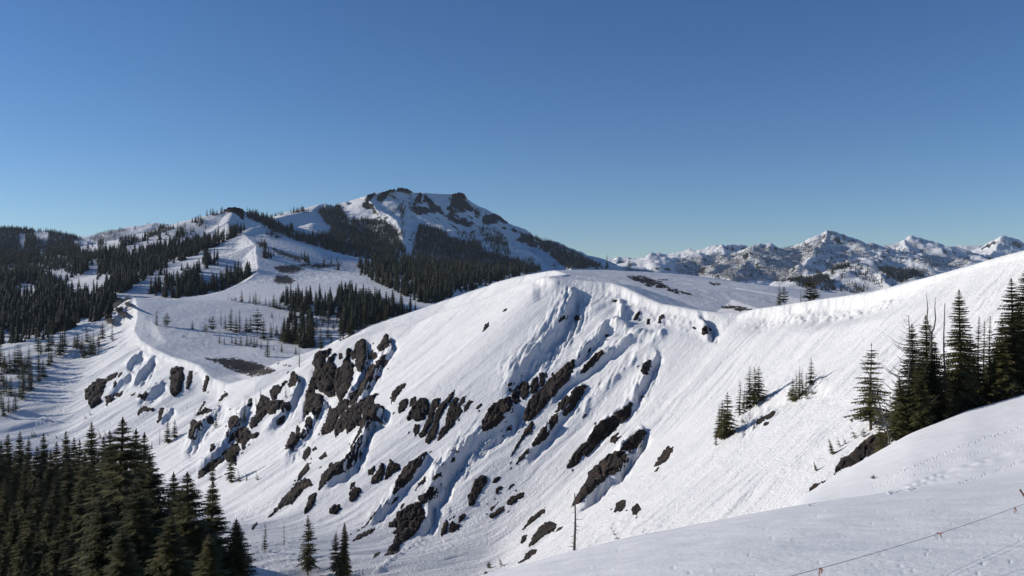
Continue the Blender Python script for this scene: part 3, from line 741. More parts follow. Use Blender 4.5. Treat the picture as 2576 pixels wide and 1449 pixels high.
# view, line from top to bottom, rise (m), left width (px), edge width (px), scoop depth (m), scoop width (px)
RIBS = [
 ('d', "2560 440 2250 520 1900 610 1500 760 1250 960 1100 1130 960 1340", 1.0, 120, 50, 2.2, 200),
 (8, "680 195 665 290 630 420 590 500 510 600 430 700 330 800 240 890 195 960 150 1010 100 1080", 2.4, 100, 20, 5.5, 110),
 (8, "1000 300 1010 380 1000 480 930 570", 0.5, 30, 10, -3.0, 60),
 (8, "1135 540 1060 558 980 553 925 565 870 640 800 700 745 775 700 810 640 860", 3.2, 45, 10, 3.6, 42),
 (8, "1300 585 1230 590 1150 625 1100 655 960 750 830 850 730 915 640 980 560 1060 470 1180", 3.0, 45, 10, 3.2, 40),
 (8, "1615 430 1640 480 1690 540 1700 600 1680 660", 2.4, 60, 14, 3.6, 60),
 (8, "1345 735 1300 765 1270 810 1240 900 1190 990 1130 1110 1080 1160", 2.4, 60, 12, 3.6, 60),
 (8, "1420 500 1330 600 1200 720 1100 830 960 960 850 1080 700 1240 560 1400", 1.5, 70, 25, 1.4, 60),
 (8, "1130 1120 1050 1200 960 1260 860 1360 780 1449", 2.5, 40, 10, 3.5, 45),
 (8, "1240 1330 1180 1380 1100 1449 1000 1540", 3.0, 45, 10, 4.5, 50),
 (8, "780 985 700 1080 620 1200 520 1330 430 1440", 2.5, 40, 10, 3.0, 36),
 (8, "520 1340 420 1449 300 1570", 2.0, 40, 10, 2.5, 40),
 (5, "2310 345 2250 430 2170 540 2090 660 1990 740 1860 850 1740 940", 2.2, 50, 10, 4.0, 50),
 (5, "1310 120 1260 230 1150 320 1040 380 960 440 860 540 770 640 690 760 620 880", 2.0, 90, 26, 6.5, 90),
 (5, "770 620 760 700 735 790 640 900 640 1010 560 1140", 1.5, 70, 22, 5.0, 65),
 (5, "320 160 260 280 210 300 150 420 100 540 20 660 -60 760", 2.5, 40, 10, 4.5, 45),
 (5, "650 520 560 640 450 790 380 860 300 960 180 1080", 1.8, 45, 14, 2.5, 50),
 (7, "1410 260 1430 400 1400 500 1320 640 1240 740", 1.5, 40, 12, 3.8, 50),
 (7, "1600 230 1600 330 1540 420 1480 540 1390 690 1330 760", 2.2, 40, 10, 3.2, 40),
 (7, "1000 440 1010 540 970 640 950 740 930 840 880 920", -0.5, 30, 12, 2.0, 40),
 (7, "910 520 900 620 850 720 800 800 700 900 640 960", 2.5, 50, 12, 4.5, 50),
 (7, "560 700 480 800 460 900 400 980 330 1080 240 1170 120 1260", 2.2, 50, 12, 4.5, 60),
 (7, "340 720 300 780 250 830 190 880 140 960 100 1040 20 1140", 2.0, 45, 12, 3.5, 60),
 (7, "1100 690 1080 790 1020 880 960 980 860 1100 780 1200", 2.0, 45, 12, 3.2, 45),
 (7, "1560 760 1540 860 1450 880 1410 960 1390 1080 1330 1220 1180 1310 1050 1420", 2.0, 45, 10, 3.2, 40),
 ('b', "2130 0 2060 60 1960 180 1880 260", 2.5, 60, 16, 4.5, 110),
 ('b', "2350 60 2240 140 2170 250 2060 400 1990 520", 2.5, 70, 16, 4.5, 120),
 ('b', "2490 480 2330 620 2240 690 2060 780", 2.5, 70, 16, 4.5, 110),
 ('b', "1980 340 1880 420 1760 520 1600 620", 2.0, 60, 16, 3.5, 110),
 ('b', "2570 860 2480 990 2400 1090", 1.5, 60, 16, 3.0, 80),
 ('a', "2000 690 1960 740 1800 900 1650 1030", 2.0, 60, 16, 4.0, 90),
]
def sculpt():
    a, b = I170, I1300
    X, Y = GX[a:b], GY[a:b]
    on = LEFT_SIDE[a:b] & ~NEAR_TOP[a:b]
    h = H[a:b]
    px = np.repeat(COLS[None, :], b - a, 0).astype(np.float32)
    py = py_of(h, Y).astype(np.float32)
    dist = CREST_DIST[a:b]
    # hidden parts of the sheet (looked over by something nearer) take no ribs
    ok = on & (py < 1700) & (py > 640)
    dz = np.zeros(h.shape, np.float32)
    for v, line, rise, wl, we, scoop, ws in RIBS:
        pts = view(v, line)
        s = VIEW[v][2]
        wl, we, ws = wl / s, 2.0 * we / s, ws / s
        p = np.asarray(pts)
        x0, x1 = p[:, 0].min() - 3 * max(ws, wl), p[:, 0].max() + 3 * max(ws, wl)
        y0, y1 = p[:, 1].min() - 3 * max(ws, wl), p[:, 1].max() + 3 * max(ws, wl)
        m = ok & (px > x0) & (px < x1) & (py > y0) & (py < y1)
        wob = 7.0 * fbm(px[m] / 34, py[m] / 34, 77, 4)
        sd, t = polyline_frame(pts, px[m] + wob, py[m])
        env = np.clip(t / 0.10, 0, 1) * np.clip((1 - t) / 0.22, 0, 1)
        env = env * env * (3 - 2 * env)
        e2 = np.exp(-(sd / we) ** 2)
        sd = sd - 0.35 * we
        f = np.where(sd < 0, rise * np.exp(-(sd / wl) ** 2), rise * e2 - scoop * (1 - e2) * np.exp(-(sd / ws) ** 2))
        f = f * np.clip(0.85 + 0.9 * fbm(px[m] / 18 + sd / 9, py[m] / 26, 83, 3), 0.25, 1.4)
        dz[m] += (f * env * np.clip(dist[m] / 6, 0, 1)).astype(np.float32)
    # runnels and wind relief along the fall line
    u = (-0.56 * X + 0.83 * Y); w = (0.83 * X + 0.56 * Y)
    wu = u + 3.0 * fbm(X / 25, Y / 25, 41, 3)
    k = np.clip((dist - 1.5) / 10, 0, 1) * np.clip(1 - (dist - 220) / 80, 0, 1) * on
    left_part = np.clip((620 - px) / 400, 0, 1) + np.clip((1250 - px) / 500, 0, 1)
    dz += k * (0.9 + 0.9 * left_part) * fbm(wu / 14, w / 75, 51, 3)
    patch = np.clip(0.5 + 1.2 * fbm(X / 40, Y / 40, 61, 3), 0.08, 1)
    dz += k * patch * 0.55 * fbm(wu / 3.2, w / 38, 52, 4)
    dz += k * patch * 0.20 * fbm(wu / 1.2, w / 12, 53, 3)
    gro = np.clip(np.abs(fbm(wu / 5.0, w / 70, 54, 3)) / 0.10, 0, 1)         # narrow slide tracks
    dz -= k * np.clip(patch - 0.25, 0, 1) * 0.32 * (1 - gro)
    dz += k * np.clip(1.4 * fbm(X / 30, Y / 30, 62, 3), 0, 1) * 0.22 * fbm(X / 1.3, Y / 1.6, 55, 2)   # crumbly crust
    # avalanche debris: lumpy
    for v, poly, amp in DEBRIS:
        pg = view(v, poly)
        m = ok & inside(pg, px, py)
        fade = np.clip(edge_dist(pg, px[m], py[m]) / 10, 0, 1)
        f1, f2, cv = cells(X[m] / 1.7 + fbm(X[m], Y[m], 5, 2), Y[m] / 2.3, 91)
        dz[m] += fade * amp * (0.9 - f1) * cv
    # broken cornice below the crest: a ragged wall with blocks at its foot
    cpx = np.array([700, 1340, 1360, 1440, 1520, 1560, 1700, 1790, 1830, 1870, 1930, 2050, 2180, 2300, 2420, 2560, 2700])
    chh = np.array([0.2, 0.4, 2.4, 1.2, 2.6, 3.8, 3.6, 2.2, 0.5, 1.6, 3.8, 5.2, 4.6, 2.2, 0.9, 0.7, 0.4])
    hw = np.interp(px, cpx, chh)
    al = CREST_ALONG[a:b]
    rag = 1.6 * fbm(al / 7, dist / 9, 71, 4) + 0.5 * fbm(al / 2, dist / 4, 72, 2)
    dd = dist + rag
    wall = np.clip((dd - 1.2) / 1.6, 0, 1); wall = wall * wall * (3 - 2 * wall)
    back = np.clip((dist - 5) / 16, 0, 1); back = 1 - back * back * (3 - 2 * back)
    hwn = hw * (0.75 + 0.5 * fbm(al / 11, al * 0, 73, 3))
    dz += np.where(on, -hwn * wall * back, 0)
    f1, f2, cv = cells(al / 2.4, dist / 2.2, 95)
    foot = np.exp(-((dist - 6.5) / 3.2) ** 2) * np.clip((hw - 1.2) / 2.5, 0, 1)
    dz += np.where(on, foot * 1.5 * np.clip(0.75 - f1, 0, 1) * cv * 1.6, 0)
    # far plateau's broken edge
    hf = np.interp(px, [300, 340, 360, 430, 520, 545, 570, 640], [0.3, 0.8, 1.2, 1.6, 3.5, 3.5, 1.2, 0.2]) * (Y > 600) * (px < 640)
    wall = np.clip((dd + 1.2 * fbm(al / 9, dist / 12, 74, 4) - 0.8) / 2.0, 0, 1)
    dz += np.where(on, -hf * wall * np.clip(1 - (dist - 8) / 22, 0, 1), 0)
    H[a:b] += dz
    # lids of wind-packed snow on the tops behind the crest
    r = ~LEFT_SIDE[a:b] & ~NEAR_TOP[a:b]
    H[a:b] += np.where(r, np.clip(dist / 8, 0, 1) * (0.22 * fbm(u / 9, w / 3.0, 81, 4) + 0.8 * fbm(X / 45, Y / 45, 82, 3)), 0)
DEBRIS = [
 (5, "990 440 1040 400 1250 330 1390 250 1370 300 1200 420 1060 560 960 640 880 800 830 900 840 990 760 1010 700 940 740 840 830 790 800 640 880 560", 1.1),
 (5, "450 1230 560 1150 740 1130 760 1160 640 1180 520 1260 380 1360 250 1449 190 1449", 1.0),
 (7, "1880 370 2060 270 2110 240 2060 310 1950 380", 0.5), (7, "1780 440 1860 400 1840 440 1760 480", 0.5),
 (4, "1700 1000 1900 900 2100 830 2060 930 1900 1020 1760 1060", 0.6),
 ('b', "600 960 900 880 1240 720 1290 760 1000 960 700 1100 500 1160", 1.2),
 ('d', "0 800 560 430 700 400 300 640 0 860", 0.35), ('d', "1280 130 1500 120 1520 190 1290 190", 0.5),
]
sculpt()
EARTH[:] = 0

# ---- ski tracks, footprints and dents on the near snow
TRACKS = [
 (6, "1560 822 1700 765 1900 690 2100 625 2300 565 2590 468", 3.0, 0.16), (6, "1600 815 1740 760 1950 680 2150 620 2350 565 2590 490", 2.2, 0.12),
 (6, "1710 800 1850 745 2000 690 2200 632 2400 580 2590 525", 2.6, 0.14), (6, "2000 1449 2100 1400 2250 1335 2400 1265 2590 1175", 4.0, 0.006),
 (6, "2060 1449 2200 1390 2330 1330 2590 1215", 3.0, 0.005), (6, "960 915 1300 800 1600 700", 4, 0.04)]
STEPS = [(6, "1560 690 1800 600 2050 490 2300 405 2590 320", 26, 7, 0.13), (6, "1440 780 1700 700 2000 590 2300 500 2590 400", 30, 6, 0.07), (6, "2100 745 2350 660 2590 575", 24, 6, 0.10)]
def mark_near():
    a, b = np.searchsorted(ROWS, 5), I_NEAR
    P0 = (CY - FPX * H / GY)[a:b]
    seen = P0 <= np.minimum.accumulate(P0, 0) + 0.4
    px = np.repeat(COLS[None, :], b - a, 0)
    dz = np.zeros(P0.shape, np.float32)
    for v, line, w, dep in TRACKS:
        pts = view(v, line); p = np.asarray(pts)
        m = seen & (px > p[:, 0].min() - 5) & (px < p[:, 0].max() + 5) & (P0 > p[:, 1].min() - 6) & (P0 < p[:, 1].max() + 6)
        if not m.any(): continue
        sd, t = polyline_frame(pts, px[m], P0[m])
        dz[m] += -dep * np.exp(-(sd / (w * 0.45)) ** 2) + 0.4 * dep * np.exp(-((np.abs(sd) - w * 0.9) / (w * 0.4)) ** 2)
    for v, line, gap, w, dep in STEPS:
        pts = np.asarray(view(v, line))
        seg = np.hypot(*(pts[1:] - pts[:-1]).T); cum = np.concatenate([[0], np.cumsum(seg)])
        for k, s in enumerate(np.arange(0, cum[-1], gap / 3)):
            x = np.interp(s, cum, pts[:, 0]) + RNG.uniform(-1, 1); y = np.interp(s, cum, pts[:, 1]) + (0.9 if k % 2 else -0.9)
            m = seen & (np.abs(px - x) < 8) & (np.abs(P0 - y) < 4)
            dz[m] -= dep * np.exp(-((px[m] - x) / (w / 2.6)) ** 2 - ((P0[m] - y) / 1.1) ** 2)
    for k in range(150):
        y = RNG.uniform(1225, 1449); x = RNG.uniform(1350, 2576)
        if y < np.interp(x, A_CREST[:, 0], A_CREST[:, 1]) + 6: continue
        w = RNG.uniform(2, 6); e = RNG.uniform(1.2, 2.6) * (1 + (y - 1200) / 250)
        m = seen & (np.abs(px - x) < 3 * w) & (np.abs(P0 - y) < 3 * e)
        dz[m] -= RNG.uniform(0.002, 0.011) * (1 if RNG.random() < 0.75 else -0.8) * np.exp(-((px[m] - x) / w) ** 2 - ((P0[m] - y) / e) ** 2)
    X, Y = GX[a:b], GY[a:b]
    top = NEAR_TOP[a:b]
    dz += top * (0.012 * fbm(X / 0.5 + 0.4 * Y, Y / 0.9, 44, 4) + 0.04 * fbm(X / 3.5, Y / 5, 45, 4)) * np.clip(Y / 12, 0.3, 1)
    H[a:b] += dz
mark_near()

# ---- the picture's sight lines over the grid: which row of a column is seen at height py
PROJ = (CY - FPX * H / GY).astype(np.float32)
RUNMIN = np.minimum.accumulate(PROJ, 0)
def ground_seen(px, py, dmin=0.0):
    """world point where the sight line through (px, py) first meets the ground beyond dmin; None = sky"""
    c = int(np.clip(np.searchsorted(COLS, px), 1, len(COLS) - 1))
    f = (px - COLS[c - 1]) / (COLS[c] - COLS[c - 1])
    col = PROJ[:, c - 1] * (1 - f) + PROJ[:, c] * f
    i0 = np.searchsorted(ROWS, dmin)
    hit = np.nonzero(col[i0:] <= py)[0]
    if len(hit) == 0:
        return None
    i = hit[0] + i0
    if i == 0:
        d = ROWS[0]
    else:
        g = (col[i - 1] - py) / max(1e-6, col[i - 1] - col[i])
        d = ROWS[i - 1] + min(1, max(0, g)) * (ROWS[i] - ROWS[i - 1])
    return np.array(at(px, py, d))
def ground_z(x, y):
    """height of the ground under a world point"""
    px = CX + FPX * x / y
    c = int(np.clip(np.searchsorted(COLS, px), 1, len(COLS) - 1)); f = min(1, max(0, (px - COLS[c - 1]) / (COLS[c] - COLS[c - 1])))
    r = int(np.clip(np.searchsorted(ROWS, y), 1, len(ROWS) - 1)); g = min(1, max(0, (y - ROWS[r - 1]) / (ROWS[r] - ROWS[r - 1])))
    a = H[r - 1, c - 1] * (1 - f) + H[r - 1, c] * f
    b = H[r, c - 1] * (1 - f) + H[r, c] * f
    return float(a * (1 - g) + b * g)

# ---- bare ground where the wind or sun has taken the snow
def paint_earth():
    a, b = I170, len(ROWS)
    px = np.repeat(COLS[None, :], b - a, 0); py = PROJ[a:b]
    seen = py <= RUNMIN[a - 1:b - 1] + 0.3
    for v, poly in EARTHS:
        pg = view(v, poly)
        p = np.asarray(pg)
        m = seen & (px > p[:, 0].min() - 14) & (px < p[:, 0].max() + 14) & (py > p[:, 1].min() - 10) & (py < p[:, 1].max() + 10) & (CREST_DIST[a:b] > 3) & (GY[a:b] > 400)
        i = inside(pg, px[m], py[m])
        d = edge_dist(pg, px[m], py[m])
        d = np.where(i, d, -d * 2.2) + 3.0 * fbm(px[m] / 9, py[m] / 2.2, 15, 4)
        EARTH[a:b][m] = np.maximum(EARTH[a:b][m], np.clip(0.56 + d / 26.0, 0, 1))
paint_earth()

def sheet(name, i0, i1, mat):
    h = H[i0:i1]
    r, c = h.shape
    v = np.stack([GX[i0:i1], GY[i0:i1], h], -1).reshape(-1, 3)
    idx = np.arange(r * c, dtype=np.int32).reshape(r, c)
    q = np.stack([idx[:-1, :-1], idx[:-1, 1:], idx[1:, 1:], idx[1:, :-1]], -1).reshape(-1, 4)
    me = mesh_from(name, v, quads=q, mats=[mat], attrs={"earth": EARTH[i0:i1]})
    return tag(link(name, me), kind="structure")
M_NEAR = snow_material("near_snow", 7.0, 0.9, 0.42, dist=0.06)
M_MID = snow_material("slope_snow", 1.4, 0.3, 0.75, streak=True, dist=0.55)
M_FAR = snow_material("far_snow", 0.12, 0.02, 0.6, dist=5.0, crags=True)
sheet("snow_slope", 0, I_NEAR, M_NEAR)
sheet("mountain_ridge", I_NEAR - 1, I_MID, M_MID)
sheet("hills", I_MID - 1, len(ROWS), M_FAR)

def ground_behind():
    """the same snow slope carried on round behind the viewer, between the two edges of the fan"""
    rows = np.arange(0, I_NEAR, 5)
    tr, tl = (COLS[-1] - CX) / FPX, (COLS[0] - CX) / FPX
    Rr, Rl = ROWS[rows] * math.hypot(1, tr), ROWS[rows] * math.hypot(1, tl)
    a0, a1 = math.atan2(1, tr), math.atan2(1, tl) - 2 * math.pi
    n = 90
    v = np.zeros((len(rows), n + 1, 3))
    for k in range(n + 1):
        q = k / n
        a = a0 + (a1 - a0) * q
        R = Rr * (1 - q) + Rl * q
        w = q * q * (3 - 2 * q)
        z = H[rows, -1] * (1 - w) + H[rows, 0] * w
        z = z + math.sin(math.pi * q) * 0.22 * R                     # the hill goes on rising behind
        v[:, k] = np.stack([R * math.cos(a), R * math.sin(a), z], -1)
    idx = np.arange(v[..., 0].size, dtype=np.int32).reshape(v.shape[:2])
    q = np.stack([idx[:-1, 1:], idx[:-1, :-1], idx[1:, :-1], idx[1:, 1:]], -1).reshape(-1, 4)
    q = q[:, ::-1]
    tag(link("snow_slope", mesh_from("snow_slope", v.reshape(-1, 3), quads=q, mats=[M_NEAR], attrs={"earth": np.zeros(idx.size)})), kind="structure")
ground_behind()
# ------------------------------------------------------------------ rocks
def rock_material():
    m, nt, b = new_mat("dark_volcanic_rock")
    L = nt.links.new
    geo = N(nt, "ShaderNodeNewGeometry")
    big = N(nt, "ShaderNodeTexNoise", i_Scale=0.16, i_Detail=5.0, i_Roughness=0.6)
    L(geo.outputs["Position"], big.inputs["Vector"])
    r = N(nt, "ShaderNodeValToRGB")
    e = r.color_ramp.elements
    e[0].position, e[0].color = 0.30, (0.014, 0.012, 0.011, 1)
    e[1].position, e[1].color = 0.72, (0.070, 0.050, 0.038, 1)
    x = e.new(0.52); x.color = (0.029, 0.022, 0.019, 1)
    L(big.outputs["Fac"], r.inputs[0])
    # cracks and layers, as relief only
    mp = N(nt, "ShaderNodeMapping", vector_type='TEXTURE')
    mp.inputs["Scale"].default_value = (1.4, 1.4, 3.2)
    L(geo.outputs["Position"], mp.inputs["Vector"])
    vo = N(nt, "ShaderNodeTexVoronoi", feature='DISTANCE_TO_EDGE', i_Scale=0.55)
    L(mp.outputs[0], vo.inputs["Vector"])
    cr = N(nt, "ShaderNodeMapRange", i_From_Min=0.0, i_From_Max=0.16)
    L(vo.outputs["Distance"], cr.inputs["Value"])
    fine = N(nt, "ShaderNodeTexNoise", i_Scale=0.9, i_Detail=6.0, i_Roughness=0.6)
    L(geo.outputs["Position"], fine.inputs["Vector"])
    ad = N(nt, "ShaderNodeMath", operation='MULTIPLY_ADD', i_1=0.7)
    L(cr.outputs[0], ad.inputs[0]); L(fine.outputs["Fac"], ad.inputs[2])
    bump = N(nt, "ShaderNodeBump", i_Strength=0.8, i_Distance=0.5)
    L(ad.outputs[0], bump.inputs["Height"])
    # snow lies on ledges that look up
    sx = N(nt, "ShaderNodeSeparateXYZ"); L(geo.outputs["Normal"], sx.inputs[0])
    sm = N(nt, "ShaderNodeMath", operation='MULTIPLY_ADD', i_1=0.35, i_2=-0.17); L(fine.outputs["Fac"], sm.inputs[0])
    sa = N(nt, "ShaderNodeMath", operation='ADD'); L(sx.outputs["Z"], sa.inputs[0]); L(sm.outputs[0], sa.inputs[1])
    sr = N(nt, "ShaderNodeMapRange", i_From_Min=1.03, i_From_Max=1.06); L(sa.outputs[0], sr.inputs["Value"])
    mix = N(nt, "ShaderNodeMix", data_type='RGBA')
    mix.inputs["B"].default_value = (0.85, 0.85, 0.86, 1)
    L(sr.outputs[0], mix.inputs["Factor"]); L(r.outputs[0], mix.inputs["A"])
    L(mix.outputs["Result"], b.inputs["Base Color"])
    L(bump.outputs[0], b.inputs["Normal"])
    b.inputs["Roughness"].default_value = 0.9
    b.inputs["Specular IOR Level"].default_value = 0.2
    return m
M_ROCK = rock_material()

def face_at(px, py, dmin):
    g = ground_seen(px, py, dmin)
    return g

def build_rock(label, pg, seed):
    p = np.asarray(pg)
    cxy = p.mean(0)
    span = (p.max(0) - p.min(0)).max()
    dmin = 12.0
    step = float(np.clip(span / 40, 0.6, 1.5))
    x0, y0 = p.min(0) - 6; x1, y1 = p.max(0) + 6
    nx, ny = int((x1 - x0) / step) + 2, int((y1 - y0) / step) + 2
    gx, gy = np.meshgrid(x0 + np.arange(nx) * step, y0 + np.arange(ny) * step)
    a = min(1.0, span / 34)
    wob = a * (3.6 * fbm(gx / 7, gy / 9, seed, 3) + 2.0 * fbm(gx / 2.6, gy / 3.4, seed + 50, 2))
    sd = np.where(inside(pg, gx, gy), 1, -1) * edge_dist(pg, gx, gy)
    sd = sd + 0.5 * a + wob * np.where(sd < 0, 0.85, 1.0)
    ins = sd > 0
    if ins.sum() < 4:
        ins = inside(pg, gx, gy); sd = np.where(ins, 1, -1) * edge_dist(pg, gx, gy)
    # ground points under the outline: robust depth, then the sheet between
    P = np.zeros((ny, nx, 3)); ok = np.zeros((ny, nx), bool)
    for j in range(ny):
        for i in range(nx):
            g = ground_seen(gx[j, i], gy[j, i], dmin)
            if g is not None:
                P[j, i] = g; ok[j, i] = True
    if not ok[ins].any(): return None
    dmed = np.median(P[..., 1][ins & ok])
    D = np.where(ok, P[..., 1], dmed)
    # smooth depth fit: inverse depth linear in the picture (a plane), plus limited deviation
    m = ins & ok & (np.abs(D / dmed - 1) < 0.35)
    A = np.stack([gx[m] - cxy[0], gy[m] - cxy[1], np.ones(m.sum())], 1)
    co = np.linalg.lstsq(A, 1 / D[m], rcond=None)[0]
    D1 = 1 / np.clip(co[0] * (gx - cxy[0]) + co[1] * (gy - cxy[1]) + co[2], 0.6 / dmed, 1.6 / dmed)
    dev = np.clip(D - D1, -0.02 * dmed, 0.02 * dmed)
    D = D1 + dev
    X = (gx - CX) / FPX * D; Z = (CY - gy) / FPX * D
    base = np.stack([X, D, Z], -1)
    mpp = dmed / FPX                        # metres per picture unit
    # outward direction: left and towards the viewer, a bit up (the way the whole face looks)
    n = np.array([-0.62, -0.66, 0.42]); n /= np.linalg.norm(n)
    inner = sd.max()
    hmax = float(np.clip(inner * mpp * 0.52, 0.3, 5.0))
    u = np.clip(sd / (0.42 * inner + 1e-3), 0, 1)
    dome = u ** 0.62
    cell = max(3.0, span / 9)
    rx, ry = gx + 0.45 * cell * fbm(gx / cell, gy / cell, seed + 21, 3), gy + 0.45 * cell * fbm(gx / cell, gy / cell, seed + 22, 3)
    f1, f2, cv = cells((rx * 0.90 + ry * 0.44) / cell, (-rx * 0.44 + ry * 0.90) / (cell * 2.8), seed)
    crack = np.clip((f2 - f1) / 0.22, 0, 1)
    e1, e2, ev = cells((rx * 0.95 + ry * 0.31) / (cell * 0.55), (-rx * 0.31 + ry * 0.95) / (cell * 1.0), seed + 3)
    crack2 = np.clip((e2 - e1) / 0.2, 0, 1)
    dome = np.clip(dome * 1.25, 0, 1)
    hh = hmax * dome * (0.55 + 0.45 * cv) * (0.36 + 0.64 * crack) * (0.74 + 0.16 * ev + 0.14 * crack2) + hmax * 0.17 * dome * fbm((rx * 0.9 + ry * 0.44) / (cell * 0.5), (-rx * 0.44 + ry * 0.9) / (cell * 2.2), seed + 7, 3)
    hh = hh + 0.12 * hmax * (sd > 0)
    hh = np.where(sd > 0, hh, sd * mpp * 1.3 - 0.02 * hmax)
    V = base + n * hh[..., None]
    # faces: cells with at least one inside corner; outer corners lie under the snow
    idx = -np.ones((ny, nx), int)
    near_in = sd > -1.6 * step
    any4 = near_in[:-1, :-1] | near_in[:-1, 1:] | near_in[1:, :-1] | near_in[1:, 1:]
    use = np.zeros((ny, nx), bool)
    use[:-1, :-1] |= any4; use[:-1, 1:] |= any4; use[1:, :-1] |= any4; use[1:, 1:] |= any4
    idx[use] = np.arange(use.sum())
    jj, ii = np.nonzero(any4)
    quads = np.stack([idx[jj + 1, ii], idx[jj + 1, ii + 1], idx[jj, ii + 1], idx[jj, ii]], 1)
    v = V[use]
    o0 = v.mean(0)
    big = span > 16
    name = "rock_outcrop" if big else "boulder"
    me = mesh_from(name, v - o0, quads=quads, mats=[M_ROCK])
    o = link(name, me, loc=o0)
    return tag(o, label, "rock outcrop" if big else "boulder", "rocks and crags on the snow slopes")

for k, (v, label, pts) in enumerate(ROCKS):
    if build_rock(label, view(v, pts), 300 + k * 13) is None:
        print("ROCK off the ground:", label)

# chips of rock that poke through between the crags
def scatter_chips():
    rg = np.random.default_rng(77)
    spots = [np.asarray(view(v, pts)) for v, _, pts in ROCKS if v in (5, 7, 8)]
    n, got = 0, []
    while n < 70:
        p = spots[int(rg.integers(len(spots)))]
        c = p[int(rg.integers(len(p)))] + rg.normal(0, 1, 2) * np.array([11, 10]) + np.array([-4, 6])
        if not (480 < c[0] < 1640 and 850 < c[1] < 1340): continue
        if any(np.hypot(*(c - g)) < 7 for g in got): continue
        if any(inside(q, c[:1], c[1:])[0] or edge_dist(q, c[:1], c[1:])[0] < 3.5 for q in spots): continue
        L_, w = rg.uniform(2.2, 5.5), rg.uniform(1.0, 2.2)
        a = math.radians(rg.uniform(-75, -25))
        pts = []
        for k in range(7):
            t = 6.283 * k / 7 + rg.uniform(-0.3, 0.3)
            x, y = math.cos(t) * L_ * rg.uniform(0.7, 1.1), math.sin(t) * w * rg.uniform(0.7, 1.1)
            pts.append((c[0] + x * math.cos(a) - y * math.sin(a), c[1] + x * math.sin(a) + y * math.cos(a)))
        if build_rock("small dark chip of rock poking through the snow among the crags", pts, 9000 + n * 11) is None: continue
        got.append(c); n += 1
    for o in COL.objects:
        if o.get("label", "").startswith("small dark chip of rock poking"):
            o.name = "rock_chip"; o["category"] = "rock"; o["group"] = "rock chips among the crags"
scatter_chips()
# ------------------------------------------------------------------ trees
def needle_material(name, c0, c1):
    m, nt, b = new_mat(name)
    L = nt.links.new
    geo = N(nt, "ShaderNodeNewGeometry")
    oi = N(nt, "ShaderNodeObjectInfo")
    n = N(nt, "ShaderNodeTexNoise", i_Scale=0.9, i_Detail=3.0)
    L(geo.outputs["Position"], n.inputs["Vector"])
    ad = N(nt, "ShaderNodeMath", operation='MULTIPLY_ADD', i_1=0.35)
    L(oi.outputs["Random"], ad.inputs[0]); L(n.outputs["Fac"], ad.inputs[2])
    r = N(nt, "ShaderNodeValToRGB")
    r.color_ramp.elements[0].position = 0.40; r.color_ramp.elements[0].color = (*c0, 1)
    r.color_ramp.elements[1].position = 0.95; r.color_ramp.elements[1].color = (*c1, 1)
    L(ad.outputs[0], r.inputs[0])
    L(r.outputs[0], b.inputs["Base Color"])
    b.inputs["Roughness"].default_value = 0.75
    b.inputs["Specular IOR Level"].default_value = 0.15
    return m
M_FIR = needle_material("fir_needles", (0.034, 0.040, 0.016), (0.125, 0.110, 0.042))
M_PINE = needle_material("pine_needles", (0.034, 0.038, 0.020), (0.10, 0.080, 0.042))
M_FOREST = needle_material("forest_needles", (0.018, 0.024, 0.016), (0.048, 0.046, 0.028))
def bark_material(name, c0, c1):
    m, nt, b = new_mat(name)
    L = nt.links.new
    geo = N(nt, "ShaderNodeNewGeometry")
    mp = N(nt, "ShaderNodeMapping", vector_type='TEXTURE'); mp.inputs["Scale"].default_value = (0.12, 0.12, 0.7)
    L(geo.outputs["Position"], mp.inputs["Vector"])
    n = N(nt, "ShaderNodeTexNoise", i_Scale=1.0, i_Detail=6.0, i_Roughness=0.7)
    L(mp.outputs[0], n.inputs["Vector"])
    r = N(nt, "ShaderNodeValToRGB")
    r.color_ramp.elements[0].position = 0.3; r.color_ramp.elements[0].color = (*c0, 1)
    r.color_ramp.elements[1].position = 0.7; r.color_ramp.elements[1].color = (*c1, 1)
    L(n.outputs["Fac"], r.inputs[0]); L(r.outputs[0], b.inputs["Base Color"])
    bu = N(nt, "ShaderNodeBump", i_Strength=0.6, i_Distance=0.05)
    L(n.outputs["Fac"], bu.inputs["Height"]); L(bu.outputs[0], b.inputs["Normal"])
    b.inputs["Roughness"].default_value = 0.9
    return m
M_BARK = bark_material("fir_bark", (0.035, 0.022, 0.016), (0.11, 0.068, 0.048))
M_DEAD = bark_material("weathered_dead_wood", (0.045, 0.040, 0.036), (0.12, 0.105, 0.095))

class Tris:
    def __init__(self): self.v = []; self.f = []; self.n = 0
    def tri(self, a, b, c):
        self.v += [a, b, c]; self.f.append((self.n, self.n + 1, self.n + 2)); self.n += 3
    def tube(self, pts, rad, sides=5):
        base = self.n
        for k, p in enumerate(pts):
            p = np.asarray(p, float)
            t = np.asarray(pts[min(k + 1, len(pts) - 1)], float) - np.asarray(pts[max(k - 1, 0)], float)
            t /= np.linalg.norm(t) + 1e-9
            u = np.cross(t, (0.3, 0.9, 0.1)) if abs(t[2]) > 0.7 else np.cross(t, (0, 0, 1))
            u /= np.linalg.norm(u) + 1e-9
            w = np.cross(t, u)
            for s in range(sides):
                a = 2 * math.pi * s / sides
                self.v.append(tuple(p + rad[k] * (math.cos(a) * u + math.sin(a) * w)))
        for k in range(len(pts) - 1):
            for s in range(sides):
                a, b = base + k * sides + s, base + k * sides + (s + 1) % sides
                c, d = a + sides, b + sides
                self.f += [(a, b, d), (a, d, c)]
        self.n += len(pts) * sides
    def mesh(self, name, mat):
        return mesh_from(name, np.array(self.v), tris=np.array(self.f), mats=[mat])

